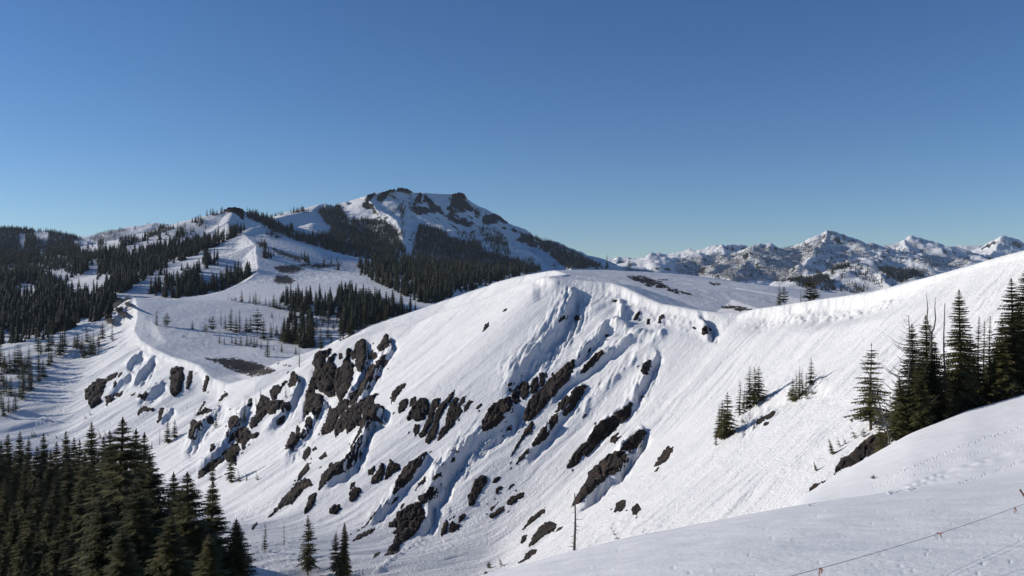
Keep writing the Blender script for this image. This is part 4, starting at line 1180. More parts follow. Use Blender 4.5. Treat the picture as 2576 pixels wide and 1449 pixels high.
def crown_radius(t, style):
    """t: 0 at the foot of the crown, 1 at the tip"""
    if style == "pine":
        return (min(1, t / 0.18) ** 0.6) * (1 - t) ** 0.55 * 1.05
    if style == "slender":
        return (min(1, t / 0.12) ** 0.5) * ((1 - t) ** 0.7) * 0.9 + 0.015
    return (min(1, t / 0.10) ** 0.5) * ((1 - t) ** 0.68) + 0.012

def conifer(seed, style="fir", whorls=36, per=6, steps=6, spread=0.15, foot=0.08, gap=0.0, lean=0.0, ragged=0.35, droop=0.35, fat=1.0):
    """unit-height conifer: returns (trunk, crown) triangle sets; boughs are fans of needle sprays along a drooping limb"""
    rg = random.Random(seed)
    T, C = Tris(), Tris()
    bend = [lean * (z ** 1.6) for z in np.linspace(0, 1, 9)]
    bx = rg.uniform(-0.008, 0.008)
    def axis(z): return np.array([lean * z ** 1.6 + bx * math.sin(z * 7), 0.006 * math.sin(z * 5 + seed), z])
    zs = np.linspace(-0.03, 0.995, 9)
    T.tube([axis(max(z, 0)) + np.array([0, 0, min(z, 0)]) for z in zs], [0.0135 * (1 - 0.93 * max(z, 0)) + 0.0006 for z in zs], 7)
    for w in range(whorls):
        t = (w + rg.random() * 0.8) / whorls
        t = 1 - (1 - t) ** 1.3
        z = foot + (0.985 - foot) * t
        if rg.random() < gap: continue
        R = spread * crown_radius(t, style)
        a0 = rg.random() * 6.28
        nb = per if R > 0.03 else max(3, per - 2)
        for b in range(nb):
            a = a0 + 6.283 * b / nb + rg.uniform(-0.35, 0.35)
            Lb = R * (1 + rg.uniform(-ragged, ragged * 0.75))
            if rg.random() < 0.10: Lb *= 0.45
            ca, sa = math.cos(a), math.sin(a)
            up0 = 0.30 * (t - 0.35) if style != "pine" else 0.25
            dr = droop * (1.15 - t) if style != "pine" else 0.10
            side = np.array([-sa, ca, 0])
            prev = axis(z)
            w0 = (0.20 + 0.10 * rg.random()) * Lb * fat + 0.009
            for s in range(1, steps + 1):
                q = s / steps
                p = axis(z) + np.array([ca * Lb * q, sa * Lb * q, Lb * (up0 * q - dr * q * q + 0.10 * max(0, q - 0.7) * (style == "fir"))])
                wq = w0 * (1.1 - 0.75 * q) * (0.75 + 0.5 * rg.random())
                fwd = np.array([ca, sa, -0.15]) * (Lb / steps)
                for sg in (-1, 1):
                    tip = p + side * sg * wq + fwd * rg.uniform(0.2, 0.9) + np.array([0, 0, -wq * rg.uniform(0.05, 0.55)])
                    C.tri(tuple(prev), tuple(p), tuple(tip))
                    if steps >= 5:
                        tip2 = (prev + p) * 0.5 + side * sg * wq * 0.7 + fwd * rg.uniform(-0.2, 0.6) + np.array([0, 0, -wq * rg.uniform(0.3, 0.9)])
                        C.tri(tuple(p), tuple((prev + p) * 0.5 + fwd * 0.3), tuple(tip2))
                hang = p + np.array([0, 0, -wq * rg.uniform(0.3, 0.8)]) - fwd * 0.4
                C.tri(tuple(prev), tuple(p + fwd * 0.3), tuple(hang))
                prev = p
    tip = axis(0.97)
    C.tri(tuple(tip + np.array([0.006, 0, 0])), tuple(tip + np.array([-0.006, 0.003, 0])), (tip[0], tip[1], 1.0))
    C.tri(tuple(tip + np.array([0, 0.006, 0])), tuple(tip + np.array([0.002, -0.006, 0])), (tip[0], tip[1], 1.0))
    return T, C

def snag(seed, branches=26, spread=0.10, fork=False, lean=0.0, thick=0.021, curve=0.0, one_side=False, foot=0.12, twigs=2):
    rg = random.Random(seed)
    T = Tris()
    top = 0.72 if fork else 1.0
    def axis(z): return np.array([lean * z ** 1.5 + 0.006 * math.sin(z * 9 + seed) + curve * z * z, 0.004 * math.sin(z * 6), z])
    zs = np.linspace(-0.03, top, 9)
    T.tube([axis(max(0, z)) + np.array([0, 0, min(z, 0)]) for z in zs], [thick * (1 - 0.8 * max(0, z)) + 0.001 for z in zs], 7)
    if fork:
        for sg in (-1, 1):
            p = axis(0.70)
            pts = [p + np.array([sg * x, 0.004 * sg, y]) for x, y in ((0, 0), (0.022, 0.04), (0.034, 0.11), (0.028, 0.19), (0.033 if sg > 0 else 0.038, 0.27 + 0.03 * (sg < 0)))]
            T.tube(pts, [0.0068, 0.0055, 0.0048, 0.0035, 0.0012], 5)
    for k in range(branches):
        z = foot + (top - foot) * ((k + rg.random()) / branches)
        a = rg.random() * 6.283
        if one_side: a = math.pi + rg.uniform(-0.8, 0.8) if rg.random() < 0.8 else rg.uniform(-0.5, 0.5)
        Lb = spread * (0.35 + 0.65 * rg.random()) * (1 - 0.75 * z / top + 0.1)
        ca, sa = math.cos(a), math.sin(a)
        p0 = axis(z)
        up = rg.uniform(0.1, 0.6) if one_side else rg.uniform(-0.3, 0.35)
        pts = [p0 + np.array([ca * Lb * q, sa * Lb * q, Lb * ((-0.35 * q + 0.75 * q * q) if one_side else up * q - 0.2 * q * q)]) for q in (0, 0.35, 0.7, 1.0)]
        r0 = 0.0066 * (1.2 - z)
        T.tube(pts, [r0, r0 * 0.8, r0 * 0.6, r0 * 0.25], 4)
        for j in range(twigs):
            q = pts[2] if j % 2 else pts[1]
            e = q + np.array([rg.uniform(-1, 1), rg.uniform(-1, 1), rg.uniform(-0.4, 0.8)]) * Lb * 0.28
            T.tube([q, e], [r0 * 0.5, r0 * 0.2], 3)
    return T

PROTO = {}
def proto(key):
    """(trunk mesh, crown mesh or None) of a kind, built once"""
    if key in PROTO: return PROTO[key]
    kind, var = key
    s = 1000 + hash2(np.array([var]), np.array([sum(map(ord, kind))]), 3)[0] * 100000
    s = int(s)
    mat = M_FIR
    if kind == "big_fir": T, C = conifer(s, "fir", 52, 8, 7, 0.150 + 0.015 * (var % 3), 0.03, 0.02, droop=0.42, fat=1.9)
    elif kind == "open_fir": T, C = conifer(s, "fir", 30, 7, 7, 0.19, 0.12, 0.06, ragged=0.45, droop=0.25, fat=1.5)
    elif kind == "spire": T, C = conifer(s, "slender", 42, 7, 6, 0.105, 0.06, 0.03, droop=0.3, fat=1.7)
    elif kind == "fir": T, C = conifer(s, "fir", 24, 7, 3, 0.14 + 0.02 * (var % 3), 0.03, 0.03, fat=2.3)
    elif kind == "thin_fir": T, C = conifer(s, "slender", 24, 6, 3, 0.12, 0.05, 0.05, fat=2.2)
    elif kind == "pine": T, C = conifer(s, "pine", 16, 7, 4, 0.25, 0.12, 0.05, ragged=0.5, fat=1.9); mat = M_PINE
    elif kind == "bush": T, C = conifer(s, "pine", 10, 7, 3, 0.36, 0.03, 0.0, ragged=0.5, fat=1.8); mat = M_PINE
    elif kind == "bent_fir": T, C = conifer(s, "fir", 16, 5, 3, 0.20, 0.03, 0.12, lean=-0.42, ragged=0.5, fat=2.0)
    elif kind == "sparse": T, C = conifer(s, "slender", 20, 4, 4, 0.13, 0.10, 0.3, ragged=0.6, fat=0.7)
    elif kind == "snag": T, C = snag(s, 30, 0.17), None
    elif kind == "fork_snag": T, C = snag(s, 46, 0.10, fork=True, thick=0.016), None
    elif kind == "bare_pole": T, C = snag(s, 20, 0.06, thick=0.010), None
    elif kind == "skeleton": T, C = snag(s, 44, 0.34, one_side=True, thick=0.008, twigs=3), None
    elif kind == "bare_sapling": T, C = snag(s, 26, 0.20, lean=-0.32, thick=0.010, one_side=True), None
    tm = T.mesh(kind + "_trunk", M_DEAD if C is None else M_BARK)
    cm = C.mesh(kind + "_crown", mat) if C is not None else None
    one = None
    if cm is not None:
        v = np.array(T.v + C.v); f = np.array(T.f + [(a + T.n, b + T.n, c + T.n) for a, b, c in C.f])
        one = mesh_from(kind + "_whole", v, tris=f, mats=[M_BARK, mat], midx=np.array([0] * len(T.f) + [1] * len(C.f)))
    PROTO[key] = (tm, cm, one)
    return PROTO[key]

NAMES = {"snag": "dead_tree", "fork_snag": "dead_tree", "bare_pole": "dead_tree", "skeleton": "dead_tree", "bare_sapling": "dead_tree", "pine": "pine_tree", "bush": "shrub", "bent_fir": "bent_fir_tree"}
N_TREES = {}
def place(kind, pos, height, label, group, wide=1.0, split=None, var=None, yaw=None, tilt=0.0):
    var = int(RNG.integers(0, 4)) if var is None else var
    tm, cm, one = proto((kind, var))
    nm = NAMES.get(kind, "fir_tree")
    cat = {"dead_tree": "dead tree", "shrub": "shrub"}.get(nm, "tree")
    yaw = float(RNG.uniform(0, 6.28)) if yaw is None else yaw
    N_TREES[nm] = N_TREES.get(nm, 0) + 1
    if split and cm is not None:
        r = link(nm, None, loc=pos)
        link("trunk", tm, r); link("crown", cm, r)
    else:
        r = link(nm, one if one is not None else tm, loc=pos)
    r.scale = (height * wide, height * wide, height)
    r.rotation_euler = (0, tilt, yaw)
    return tag(r, label, cat, group)

def tree_px(kind, px, base, top, label, group, dmin=12.0, d=None, **kw):
    """a tree whose foot is seen at (px, base) and whose tip reaches `top`; with d given the foot is hidden and stands on the ground there"""
    if d is None:
        g = ground_seen(px, base, dmin)
        if g is None:
            print("NO GROUND", px, base, label); return None
    else:
        x, y, _ = at(px, 0, d)
        g = np.array([x, y, ground_z(x, y)])
    tipz = (CY - top) / FPX * g[1]
    h = tipz - g[2]
    if h <= 0.3:
        print("LOW", px, base, top, h, label); return None
    hp = h / g[1] * FPX
    kw.setdefault("split", hp > 80)
    return place(kind, g - np.array([0, 0, 0.02 * h]), h * 1.02, label, group, **kw)
# right-hand fir stand on the near hump
G1 = "fir stand on the near snow hump"
def vt(kind, v, x, base, top, label, group, **kw):
    s = VIEW[v]
    xx = x if not isinstance(x, tuple) else x[0]
    return tree_px(kind, s[0] + xx / s[2], s[1] + base / s[2], s[1] + top / s[2], label, group, **kw)
tree_px("open_fir", 2191, 1082, 863, "open-branched fir with a bare reddish lower trunk, leftmost of the near stand on the hump", G1, wide=1.24, split=True)
tree_px("bare_sapling", 2238, 1070, 905, "thin bare sapling curving left beside the leftmost fir of the near stand", G1, d=139, yaw=0.0)
tree_px("skeleton", 2287, 1080, 794, "dead fir with long bare upswept boughs on its left, in the near stand", G1, d=143, yaw=0.15)
tree_px("big_fir", 2296, 1085, 812, "fir with a spindly tip standing behind the dead upswept boughs", G1, d=146, wide=1.12, split=True)
tree_px("big_fir", 2330, 1070, 790, "thick dark fir just left of the forked dead top", G1, d=150, wide=1.24, split=True)
tree_px("fork_snag", 2344, 1065, 738, "tall dead trunk with a forked lyre-shaped top, highest in the near stand", G1, d=148, yaw=0.0)
tree_px("big_fir", 2352, 1065, 862, "short thick fir wrapped round the foot of the forked dead trunk", G1, d=146, wide=1.77, split=True)
tree_px("bare_pole", 2376, 1055, 763, "thin bare pole of a tree between the forked trunk and the shapely fir", G1, d=150)
tree_px("big_fir", 2415, 1037, 725, "tall shapely fir, an even cone, in the middle of the near stand", G1, d=152, wide=1.09, var=1, split=True)
tree_px("big_fir", 2440, 1025, 838, "lower fir on the right of the tall shapely fir", G1, d=157, wide=1.30, split=True)
tree_px("spire", 2462, 1015, 794, "slender spire-topped fir, left of the pair right of the shapely fir", G1, d=158, split=True)
tree_px("spire", 2490, 1008, 794, "slender spire-topped fir, right of the pair right of the shapely fir", G1, d=160, split=True)
tree_px("spire", 2476, 1010, 806, "small thin fir between the two slender spires", G1, d=163, split=True)
tree_px("big_fir", 2545, 1000, 697, "big dark fir near the right end of the near stand, narrow at the top", G1, d=158, wide=1.18, split=True)
tree_px("big_fir", 2580, 990, 668, "largest fir, cut by the right edge of the view", G1, d=160, wide=1.24, split=True)
tree_px("big_fir", 2520, 1005, 800, "shaded lower fir in front of the big firs at the right end", G1, d=156, wide=1.30, split=True)
tree_px("fir", 2213, 1076, 1022, "small young fir at the foot of the leftmost near fir", G1, d=141)
tree_px("big_fir", 2262, 1085, 945, "low olive fir at the left foot of the near stand, above the brown outcrop", G1, d=142, wide=1.59, split=True)
tree_px("big_fir", 2385, 1052, 900, "lower fir in the gap left of the tall shapely fir", G1, d=157, wide=1.42, split=True)
tree_px("big_fir", 2562, 1000, 745, "fir with its side cut by the view's right edge, behind the big dark fir", G1, d=170, wide=1.2, split=True)
tree_px("big_fir", 2508, 1010, 860, "low fir filling the gap between the slender spires and the big dark fir", G1, d=166, wide=1.4, split=True)
tree_px("big_fir", 2452, 1022, 900, "low fir at the foot of the slender spires, left side", G1, d=163, wide=1.5, split=True)
tree_px("big_fir", 2312, 1080, 900, "low bushy fir in front of the dead upswept boughs", G1, d=141, wide=1.4, split=True)
G2 = "saplings on the near hump"
tree_px("bent_fir", 2150, 1103, 1065, "leaning pointed sapling left of the near fir stand", G2, yaw=0.2)
tree_px("bush", 2172, 1100, 1076, "bushy low sapling right of the leaning pointed sapling", G2)
tree_px("bent_fir", 2113, 1124, 1096, "left of two close saplings above the brown outcrop", G2, yaw=0.1)
tree_px("bent_fir", 2127, 1117, 1095, "right of two close saplings above the brown outcrop", G2, yaw=0.1)
tree_px("fir", 2095, 1142, 1100, "bigger sapling with a dead branch at its left, on the edge of the hump", G2, tilt=-0.25, yaw=0)
tree_px("bare_sapling", 2086, 1140, 1122, "bare grey stick leaning left against the bigger sapling", G2, yaw=0)
tree_px("fir", 2054, 1184, 1159, "lone tiny sapling furthest left on the hump", G2, tilt=-0.3, yaw=0)
tree_px("bush", 2197, 1205, 1194, "low flat tuft of branches poking out of smooth snow", G2, wide=1.8)
# firs half way up the big slope
G3 = "firs half way up the main slope"
for kind, x, base, top, lab in [
    ("thin_fir", 840, 1445, 1190, "short thin fir at the lowest left end of the lower mid-slope clump"),
    ("thin_fir", 890, 1340, 800, "left fir of the lower mid-slope clump, leaning into its neighbours"),
    ("fir", 930, 1335, 750, "second fir of the lower mid-slope clump"),
    ("fir", 1010, 1310, 620, "tallest fir of the lower mid-slope clump"),
    ("fir", 965, 1345, 860, "front fir in the lower mid-slope clump, hiding the trunks"),
    ("thin_fir", 1200, 985, 440, "slim fir between the two mid-slope clumps, with one arm to the left"),
    ("thin_fir", 1265, 910, 580, "shorter slim fir beside the one with an arm to the left"),
    ("fir", 1350, 880, 240, "left of three tall firs standing close at the shadow's top"),
    ("fir", 1425, 820, 250, "middle of three tall firs standing close at the shadow's top"),
    ("fir", 1488, 760, 236, "right of three tall firs standing close at the shadow's top"),
    ("thin_fir", 1310, 880, 560, "thin fir in front of the three tall ones"),
    ("sparse", 1352, 1070, 870, "thin ragged fir in the blue shade below the three tall ones"),
    ("thin_fir", 1415, 1190, 1040, "small fir beside the dark shrubby ledge"),
    ("bush", 1245, 1110, 1030, "dark bush in the blue shade below the slim firs"),
    ("thin_fir", 2050, 785, 310, "left fir of the right-hand mid-slope clump"),
    ("thin_fir", 2102, 705, 238, "pale-topped thin fir in the right-hand mid-slope clump"),
    ("thin_fir", 2140, 695, 280, "second thin fir of the right-hand mid-slope clump"),
    ("thin_fir", 2200, 700, 320, "shorter fir in the middle of the right-hand mid-slope clump"),
    ("fir", 2275, 520, 100, "highest fir at the upper right of the right-hand mid-slope clump"),
    ("fir", 2000, 775, 410, "low wide fir at the left foot of the right-hand mid-slope clump"),
    ("bush", 1955, 725, 590, "bush at the left edge of the right-hand mid-slope clump"),
    ("bush", 2210, 745, 655, "bush at the foot of the right-hand mid-slope clump"),
    ("bush", 2285, 680, 580, "bush under the highest fir of the right-hand mid-slope clump"),
    ("bare_pole", 2470, 402, 262, "bare leaning stick right of the mid-slope clumps"),
    ("bare_pole", 1180, 1010, 900, "bare stick left below the slim firs half way up"),
]:
    vt(kind, 'd', x, base, top, lab, G3, dmin=175, wide=1.35)
G4 = "trees on and behind the snow dome"
for kind, px, base, top, lab, d in [
    ("fir", 1527, 676, 640, "lone pointed fir on the skyline of the snow dome", None),
    ("pine", 1583, 679, 650, "lone brownish tree right of the pointed fir on the dome's skyline", None),
    ("fir", 1960, 768, 713, "thick tree behind the notch of the crest, left of a pair", 440),
    ("pine", 1972, 768, 718, "shorter tree leaning on the thick tree behind the notch", 445),
    ("pine", 2037, 755, 689, "tall wind-shaped pine behind the crest, right of the thick tree", 430),
    ("pine", 2049, 753, 718, "smaller pine on the right of the tall wind-shaped pine", 428),
    ("snag", 2014, 760, 727, "thin dead tree between the thick tree and the tall wind-shaped pine", 440),
    ("fir", 1834, 771, 758, "tiny lone fir on the dirt patch behind the notch", None),
    ("pine", 1180, 772, 722, "brown lit tree poking over the left crest, left of three", 585),
    ("pine", 1230, 756, 719, "brown lit tree poking over the left crest, middle of three", 570),
    ("pine", 1299, 730, 697, "brown lit tree poking over the left crest, right of three", 545),
]:
    tree_px(kind, px, base, top, lab, G4, dmin=380, d=d)
# dead snag at the brink of the front slope
tree_px("snag", 1446, 1385, 1241, "tall bare grey snag at the edge of the near snow bank, stubby branches", "dead snag", d=72, var=2)
# lower left slope
G5 = "scattered spruces on the lower left slope"
for kind, v, x, base, top, lab in [
    ("thin_fir", 7, 625, 700, 615, "small spruce on top of the stepped cliff under the saddle"),
    ("thin_fir", 7, 590, 765, 690, "small spruce at the left corner of the stepped cliff"),
    ("thin_fir", 7, 505, 885, 712, "tallest spruce at the left side of the stepped cliff"),
    ("thin_fir", 7, 815, 705, 603, "small spruce between the tower and the stepped cliff's right end"),
    ("thin_fir", 7, 288, 932, 764, "lone slim spruce right of the thumb-like boulder"),
    ("sparse", 7, 130, 852, 770, "thin ragged spruce on the snow-capped shelf"),
    ("thin_fir", 7, 455, 950, 855, "spruce standing against the pale rock dome"),
    ("fir", 7, 402, 1345, 1050, "tall spruce at the foot of the dark rock wall, its shadow on the snow"),
    ("fir", 7, 262, 1330, 1120, "spruce left of the tall one at the foot of the rock wall"),
    ("fir", 4, 1265, 442, 262, "left of a pair of firs on the lower left snow rib"),
    ("fir", 4, 1318, 405, 258, "right of a pair of firs on the lower left snow rib"),
    ("sparse", 4, 1205, 458, 330, "sparse spruce left of the pair on the lower left rib"),
    ("fir", 4, 1145, 492, 430, "small spruce furthest down left of the pair on the lower left rib"),
    ("bent_fir", 4, 1945, 722, 655, "small dark spruce alone in the tree shadows"),
    ("bent_fir", 4, 1810, 735, 640, "leaning spruce right of the tall one at the rock wall"),
    ("bent_fir", 4, 1860, 730, 660, "lower leaning spruce right of the tall one at the rock wall"),
    ("thin_fir", 4, 2000, 1262, 1034, "slender spruce on a snow mound near the bottom, left of two"),
    ("sparse", 4, 2143, 1222, 1028, "slender brownish spruce near the bottom, right of two"),
]:
    vt(kind, v, x, base, top, lab, G5, dmin=200)
tree_px("open_fir", 775, 1447, 1293, "shapely open fir at the bottom edge, right of the big dark stand", G5, dmin=100, split=True)
tree_px("open_fir", 845, 1447, 1336, "fir at the bottom edge, left of the close pair", G5, dmin=100, split=True)
tree_px("big_fir", 866, 1448, 1311, "fir at the bottom edge, tallest of the close pair", G5, dmin=100, split=True)
tree_px("thin_fir", 912, 1447, 1434, "tip of a small fir at the bottom edge right of the close pair", G5, dmin=100)
tree_px("bent_fir", 1262, 1424, 1397, "bent dark sapling at the edge of the near snow bank, bottom centre", G5, dmin=100, yaw=0.0)
tree_px("bush", 1230, 1429, 1412, "low dark tuft left of the bent sapling, bottom centre", G5, dmin=100, wide=1.5)
tree_px("bush", 1222, 1447, 1435, "lowest dark tuft at the bottom edge, bottom centre", G5, dmin=100, wide=1.5)
tree_px("bent_fir", 1569, 1330, 1322, "tip of a buried sapling just over the near bank", G5, d=70, yaw=0.0)
# bent trees on the avalanche path at the far left
G6 = "bent small trees on the avalanche path"
for v, x, base, top in [('b', 1300, 1050, 950), ('b', 1365, 985, 905), ('b', 1270, 1075, 1042), ('b', 730, 1300, 1240), ('b', 860, 1340, 1255), ('b', 1010, 1245, 1195), ('b', 1100, 1235, 1205),
                       ('b', 1520, 1330, 1190), ('b', 1600, 1300, 1205), ('b', 490, 1310, 1200), ('b', 535, 1310, 1190), ('b', 470, 1345, 1300), ('b', 1480, 1345, 1290)]:
    vt("bent_fir", v, x, base, top, "small conifer bent downhill on the avalanche path above the big dark stand", G6, yaw=float(RNG.uniform(-0.4, 0.4)), dmin=300)
# the big dark stand at the lower left, feet below the frame
G7 = "big dark fir stand at the lower left"
for px, top, d, wide, lab in [
    (303, 1046, 100, 0.92, "tallest fir of the big dark stand, its tip above the others"),
    (380, 1139, 86, 1.05, "broad fir of the big dark stand, first to the right of the tallest"),
    (475, 1183, 82, 1.05, "broad fir in the right half of the big dark stand, dense crown"),
    (535, 1205, 88, 0.95, "ragged fir at the right side of the big dark stand"),
    (598, 1303, 84, 1.15, "lowest fir at the right end of the big dark stand, boughs over the snow"),
    (437, 1185, 104, 0.9, "fir tip between the two broad firs of the big dark stand"),
    (345, 1210, 78, 1.15, "front fir low in the middle of the big dark stand"),
    (255, 1240, 80, 1.10, "front fir at the left of the broad firs, lower than the tallest"),
    (430, 1290, 72, 1.2, "nearest low fir in the middle front of the big dark stand"),
    (525, 1340, 70, 1.25, "nearest low fir at the right front of the big dark stand"),
    (310, 1330, 68, 1.3, "nearest low fir at the left front of the big dark stand"),
    (343, 1076, 125, 0.85, "fir tip just right of the tallest, farther back"),
    (362, 1085, 130, 0.8, "pine-like fir with a loose top right of the tallest, farther back"),
]:
    tree_px("big_fir", px, 0, top, lab, G7, d=d, wide=wide * 1.5, split=True)
# the wood behind it, running down to the left edge
for px, top, d in [(230, 1059, 190), (163, 1083, 210), (198, 1103, 200), (108, 1088, 240), (127, 1129, 200), (57, 1186, 170), (20, 1089, 260), (48, 1083, 270), (75, 1100, 255), (143, 1110, 230), (182, 1098, 235), (260, 1095, 180), (282, 1080, 170),
                   (0, 1105, 250), (90, 1120, 210), (35, 1140, 200), (212, 1135, 160), (170, 1150, 165), (140, 1190, 150), (95, 1195, 155), (15, 1200, 165), (235, 1165, 140), (-15, 1150, 200),
                   (205, 1225, 128), (165, 1245, 130), (120, 1250, 132), (75, 1262, 135), (30, 1270, 138), (-5, 1260, 140), (185, 1310, 115), (140, 1320, 115), (95, 1330, 118), (50, 1345, 118), (8, 1350, 120), (220, 1330, 105), (160, 1390, 100), (110, 1400, 100), (60, 1405, 102), (20, 1420, 104), (240, 1400, 92), (195, 1400, 96)]:
    tree_px("big_fir", px + float(RNG.uniform(-4, 4)), 0, top, "shaded fir in the dark wood at the lower left edge", "dark wood at the lower left edge", d=d, wide=float(RNG.uniform(0.95, 1.25)), split=d < 170)
# band of conifers on the far left snow slope
def band(poly, n, kinds, hpx, label, group, dmin, gap=6, seed=1):
    rg = np.random.default_rng(seed)
    p = np.asarray(poly, float)
    got, tries, c = [], 0, 0
    while c < n and tries < n * 60:
        tries += 1
        x, y = rg.uniform(p[:, 0].min(), p[:, 0].max()), rg.uniform(p[:, 1].min(), p[:, 1].max())
        if not inside(poly, np.array([x]), np.array([y]))[0]: continue
        if any(abs(x - a) + 0.6 * abs(y - b) < gap for a, b in got): continue
        got.append((x, y)); c += 1
        h = rg.uniform(*hpx) * (0.72 if rg.random() < 0.3 else 1)
        tree_px(str(rg.choice(kinds)), x, y, y - h, label, group, dmin=dmin, wide=float(rg.uniform(1.05, 1.5)), split=False)
band([(0, 915), (60, 893), (130, 866), (160, 850), (185, 868), (160, 900), (110, 950), (80, 985), (60, 1020), (0, 1060)], 44, ["fir", "fir", "thin_fir"], (44, 72), "dark conifer in the thick band at the left edge of the far left snow slope", "conifer band on the far left slope", 300, 7, 3)
band([(180, 870), (235, 850), (275, 848), (290, 858), (262, 884), (225, 905), (200, 905)], 14, ["thin_fir", "fir"], (32, 52), "conifer in the thin right end of the band on the far left snow slope", "conifer band on the far left slope", 300, 7, 4)
# far plateau
G8 = "trees on the far plateau"
for kind, x, base, top, lab in [
    ("thin_fir", 218, 697, 430, "left of two trees on the open far plateau, thin with a bent tip"),
    ("pine", 368, 722, 495, "right of two trees on the open far plateau, layered pine"),
    ("fir", 757, 752, 600, "small round tree alone right of the two on the open plateau"),
    ("bush", 957, 822, 655, "second small round tree right of the two on the open plateau"),
    ("fir", 1015, 645, 545, "small tree behind the second small round tree on the plateau"),
    ("pine", 1062, 792, 545, "bushy pine next to the second small round tree"),
    ("thin_fir", 1165, 972, 760, "thin tree in front, lower than the bushy pine, on the plateau"),
    ("snag", 1190, 700, 475, "bare dead top behind the thin front tree on the plateau"),
    ("thin_fir", 1253, 765, 500, "narrow fir left of the tall layered fir on the plateau"),
    ("thin_fir", 1240, 975, 860, "short thin fir in front of the tall layered fir"),
    ("fir", 1340, 772, 410, "tall layered fir in the middle of the plateau trees"),
    ("thin_fir", 1470, 785, 430, "tall thin fir right of the tall layered fir"),
    ("fir", 1415, 805, 515, "lower fir between the tall layered and tall thin firs"),
    ("fir", 1570, 785, 570, "narrow fir left of the great plateau pine"),
    ("fir", 1632, 800, 540, "second narrow fir left of the great plateau pine"),
    ("pine", 1740, 850, 425, "great spreading pine, biggest of the plateau trees"),
    ("fir", 1830, 905, 565, "fir against the right side of the great plateau pine"),
    ("fir", 1893, 1168, 870, "fir standing alone in front of the plateau trees, above the dirt patch"),
    ("fir", 1942, 885, 630, "fir right of the great plateau pine"),
    ("fir", 2030, 855, 680, "small fir right of the great plateau pine, under a dead pole"),
    ("bare_pole", 1975, 790, 478, "tall dead pole behind the plateau trees"),
    ("bare_pole", 2012, 628, 518, "first of two bare stubs on open snow behind the plateau trees"),
    ("bare_pole", 2072, 607, 490, "second of two bare stubs on open snow behind the plateau trees"),
    ("fir", 1955, 577, 470, "small tree left of the two bare stubs"),
    ("fir", 2104, 1103, 950, "bushy fir at the front right of the plateau trees"),
    ("thin_fir", 1983, 1073, 975, "small fir left of the bushy front fir"),
    ("thin_fir", 1793, 1053, 895, "thin fir in front below the great plateau pine"),
    ("fir", 2317, 1133, 1000, "short fir left of the bare trunk by the crest"),
    ("snag", 2370, 1325, 1000, "bare trunk standing beside the white brow of the crest, end of the plateau"),
    ("bush", 625, 882, 825, "tiny tree in the foreground of the plateau, left of two"),
    ("bush", 770, 936, 905, "tiniest tree in the foreground of the plateau, right of two"),
]:
    vt(kind, 'c', x, base, top, lab, G8, dmin=560, wide=1.3 if 'fir' in kind else 1.1)
for x, base, top in [(1355, 962, 860), (1410, 982, 830), (1490, 992, 840), (1580, 1002, 830), (1690, 1032, 850), (1640, 985, 850), (1730, 1000, 870)]:
    vt("fir", 'c', x, base, top, "short fir in the front row under the great plateau pine", "front row of plateau firs", dmin=560, wide=1.4)
for x, base, top in [(2150, 955, 570), (2265, 955, 520), (2220, 900, 600), (2320, 960, 590), (2380, 980, 610), (2440, 990, 600), (2500, 1010, 590), (2550, 1030, 600), (2190, 930, 640), (2120, 900, 650), (2290, 900, 560), (2410, 930, 575), (2480, 950, 590), (2560, 960, 600)]:
    vt("fir", 'c', x, base, top, "dark fir in the dense right-hand clump of the plateau trees", "dense clump on the plateau", dmin=560, wide=1.35)
for kind, x, base, top in [("fir", 1500, 348, 152), ("thin_fir", 1625, 358, 190), ("fir", 1713, 385, 178), ("fir", 1680, 362, 210), ("thin_fir", 1770, 382, 225), ("thin_fir", 1865, 402, 235), ("fir", 1985, 425, 205), ("fir", 2078, 452, 230), ("thin_fir", 2140, 462, 255),
                     ("fir", 2207, 472, 255), ("fir", 2290, 480, 260), ("fir", 2338, 492, 250), ("fir", 2418, 512, 200), ("fir", 2470, 522, 220), ("fir", 2530, 532, 250), ("bush", 1405, 332, 255), ("bush", 1350, 322, 275), ("fir", 1920, 412, 290), ("fir", 2030, 440, 280)]:
    vt(kind, 'c', x, base, top, "conifer in the row along the snow step behind the plateau", "row behind the plateau", dmin=560, wide=1.3)
vt("snag", 'c', 1298, 318, 198, "bare dead tree at the left start of the row behind the plateau", "row behind the plateau", dmin=560)
band([(775, 805), (850, 800), (960, 812), (1060, 815), (1000, 835), (900, 862), (800, 885), (770, 875)], 34, ["fir", "fir", "thin_fir"], (40, 66), "dark fir in the wood below the plateau, behind the left crest", "wood behind the left crest", 610, 8, 9)
print("TREES", N_TREES)
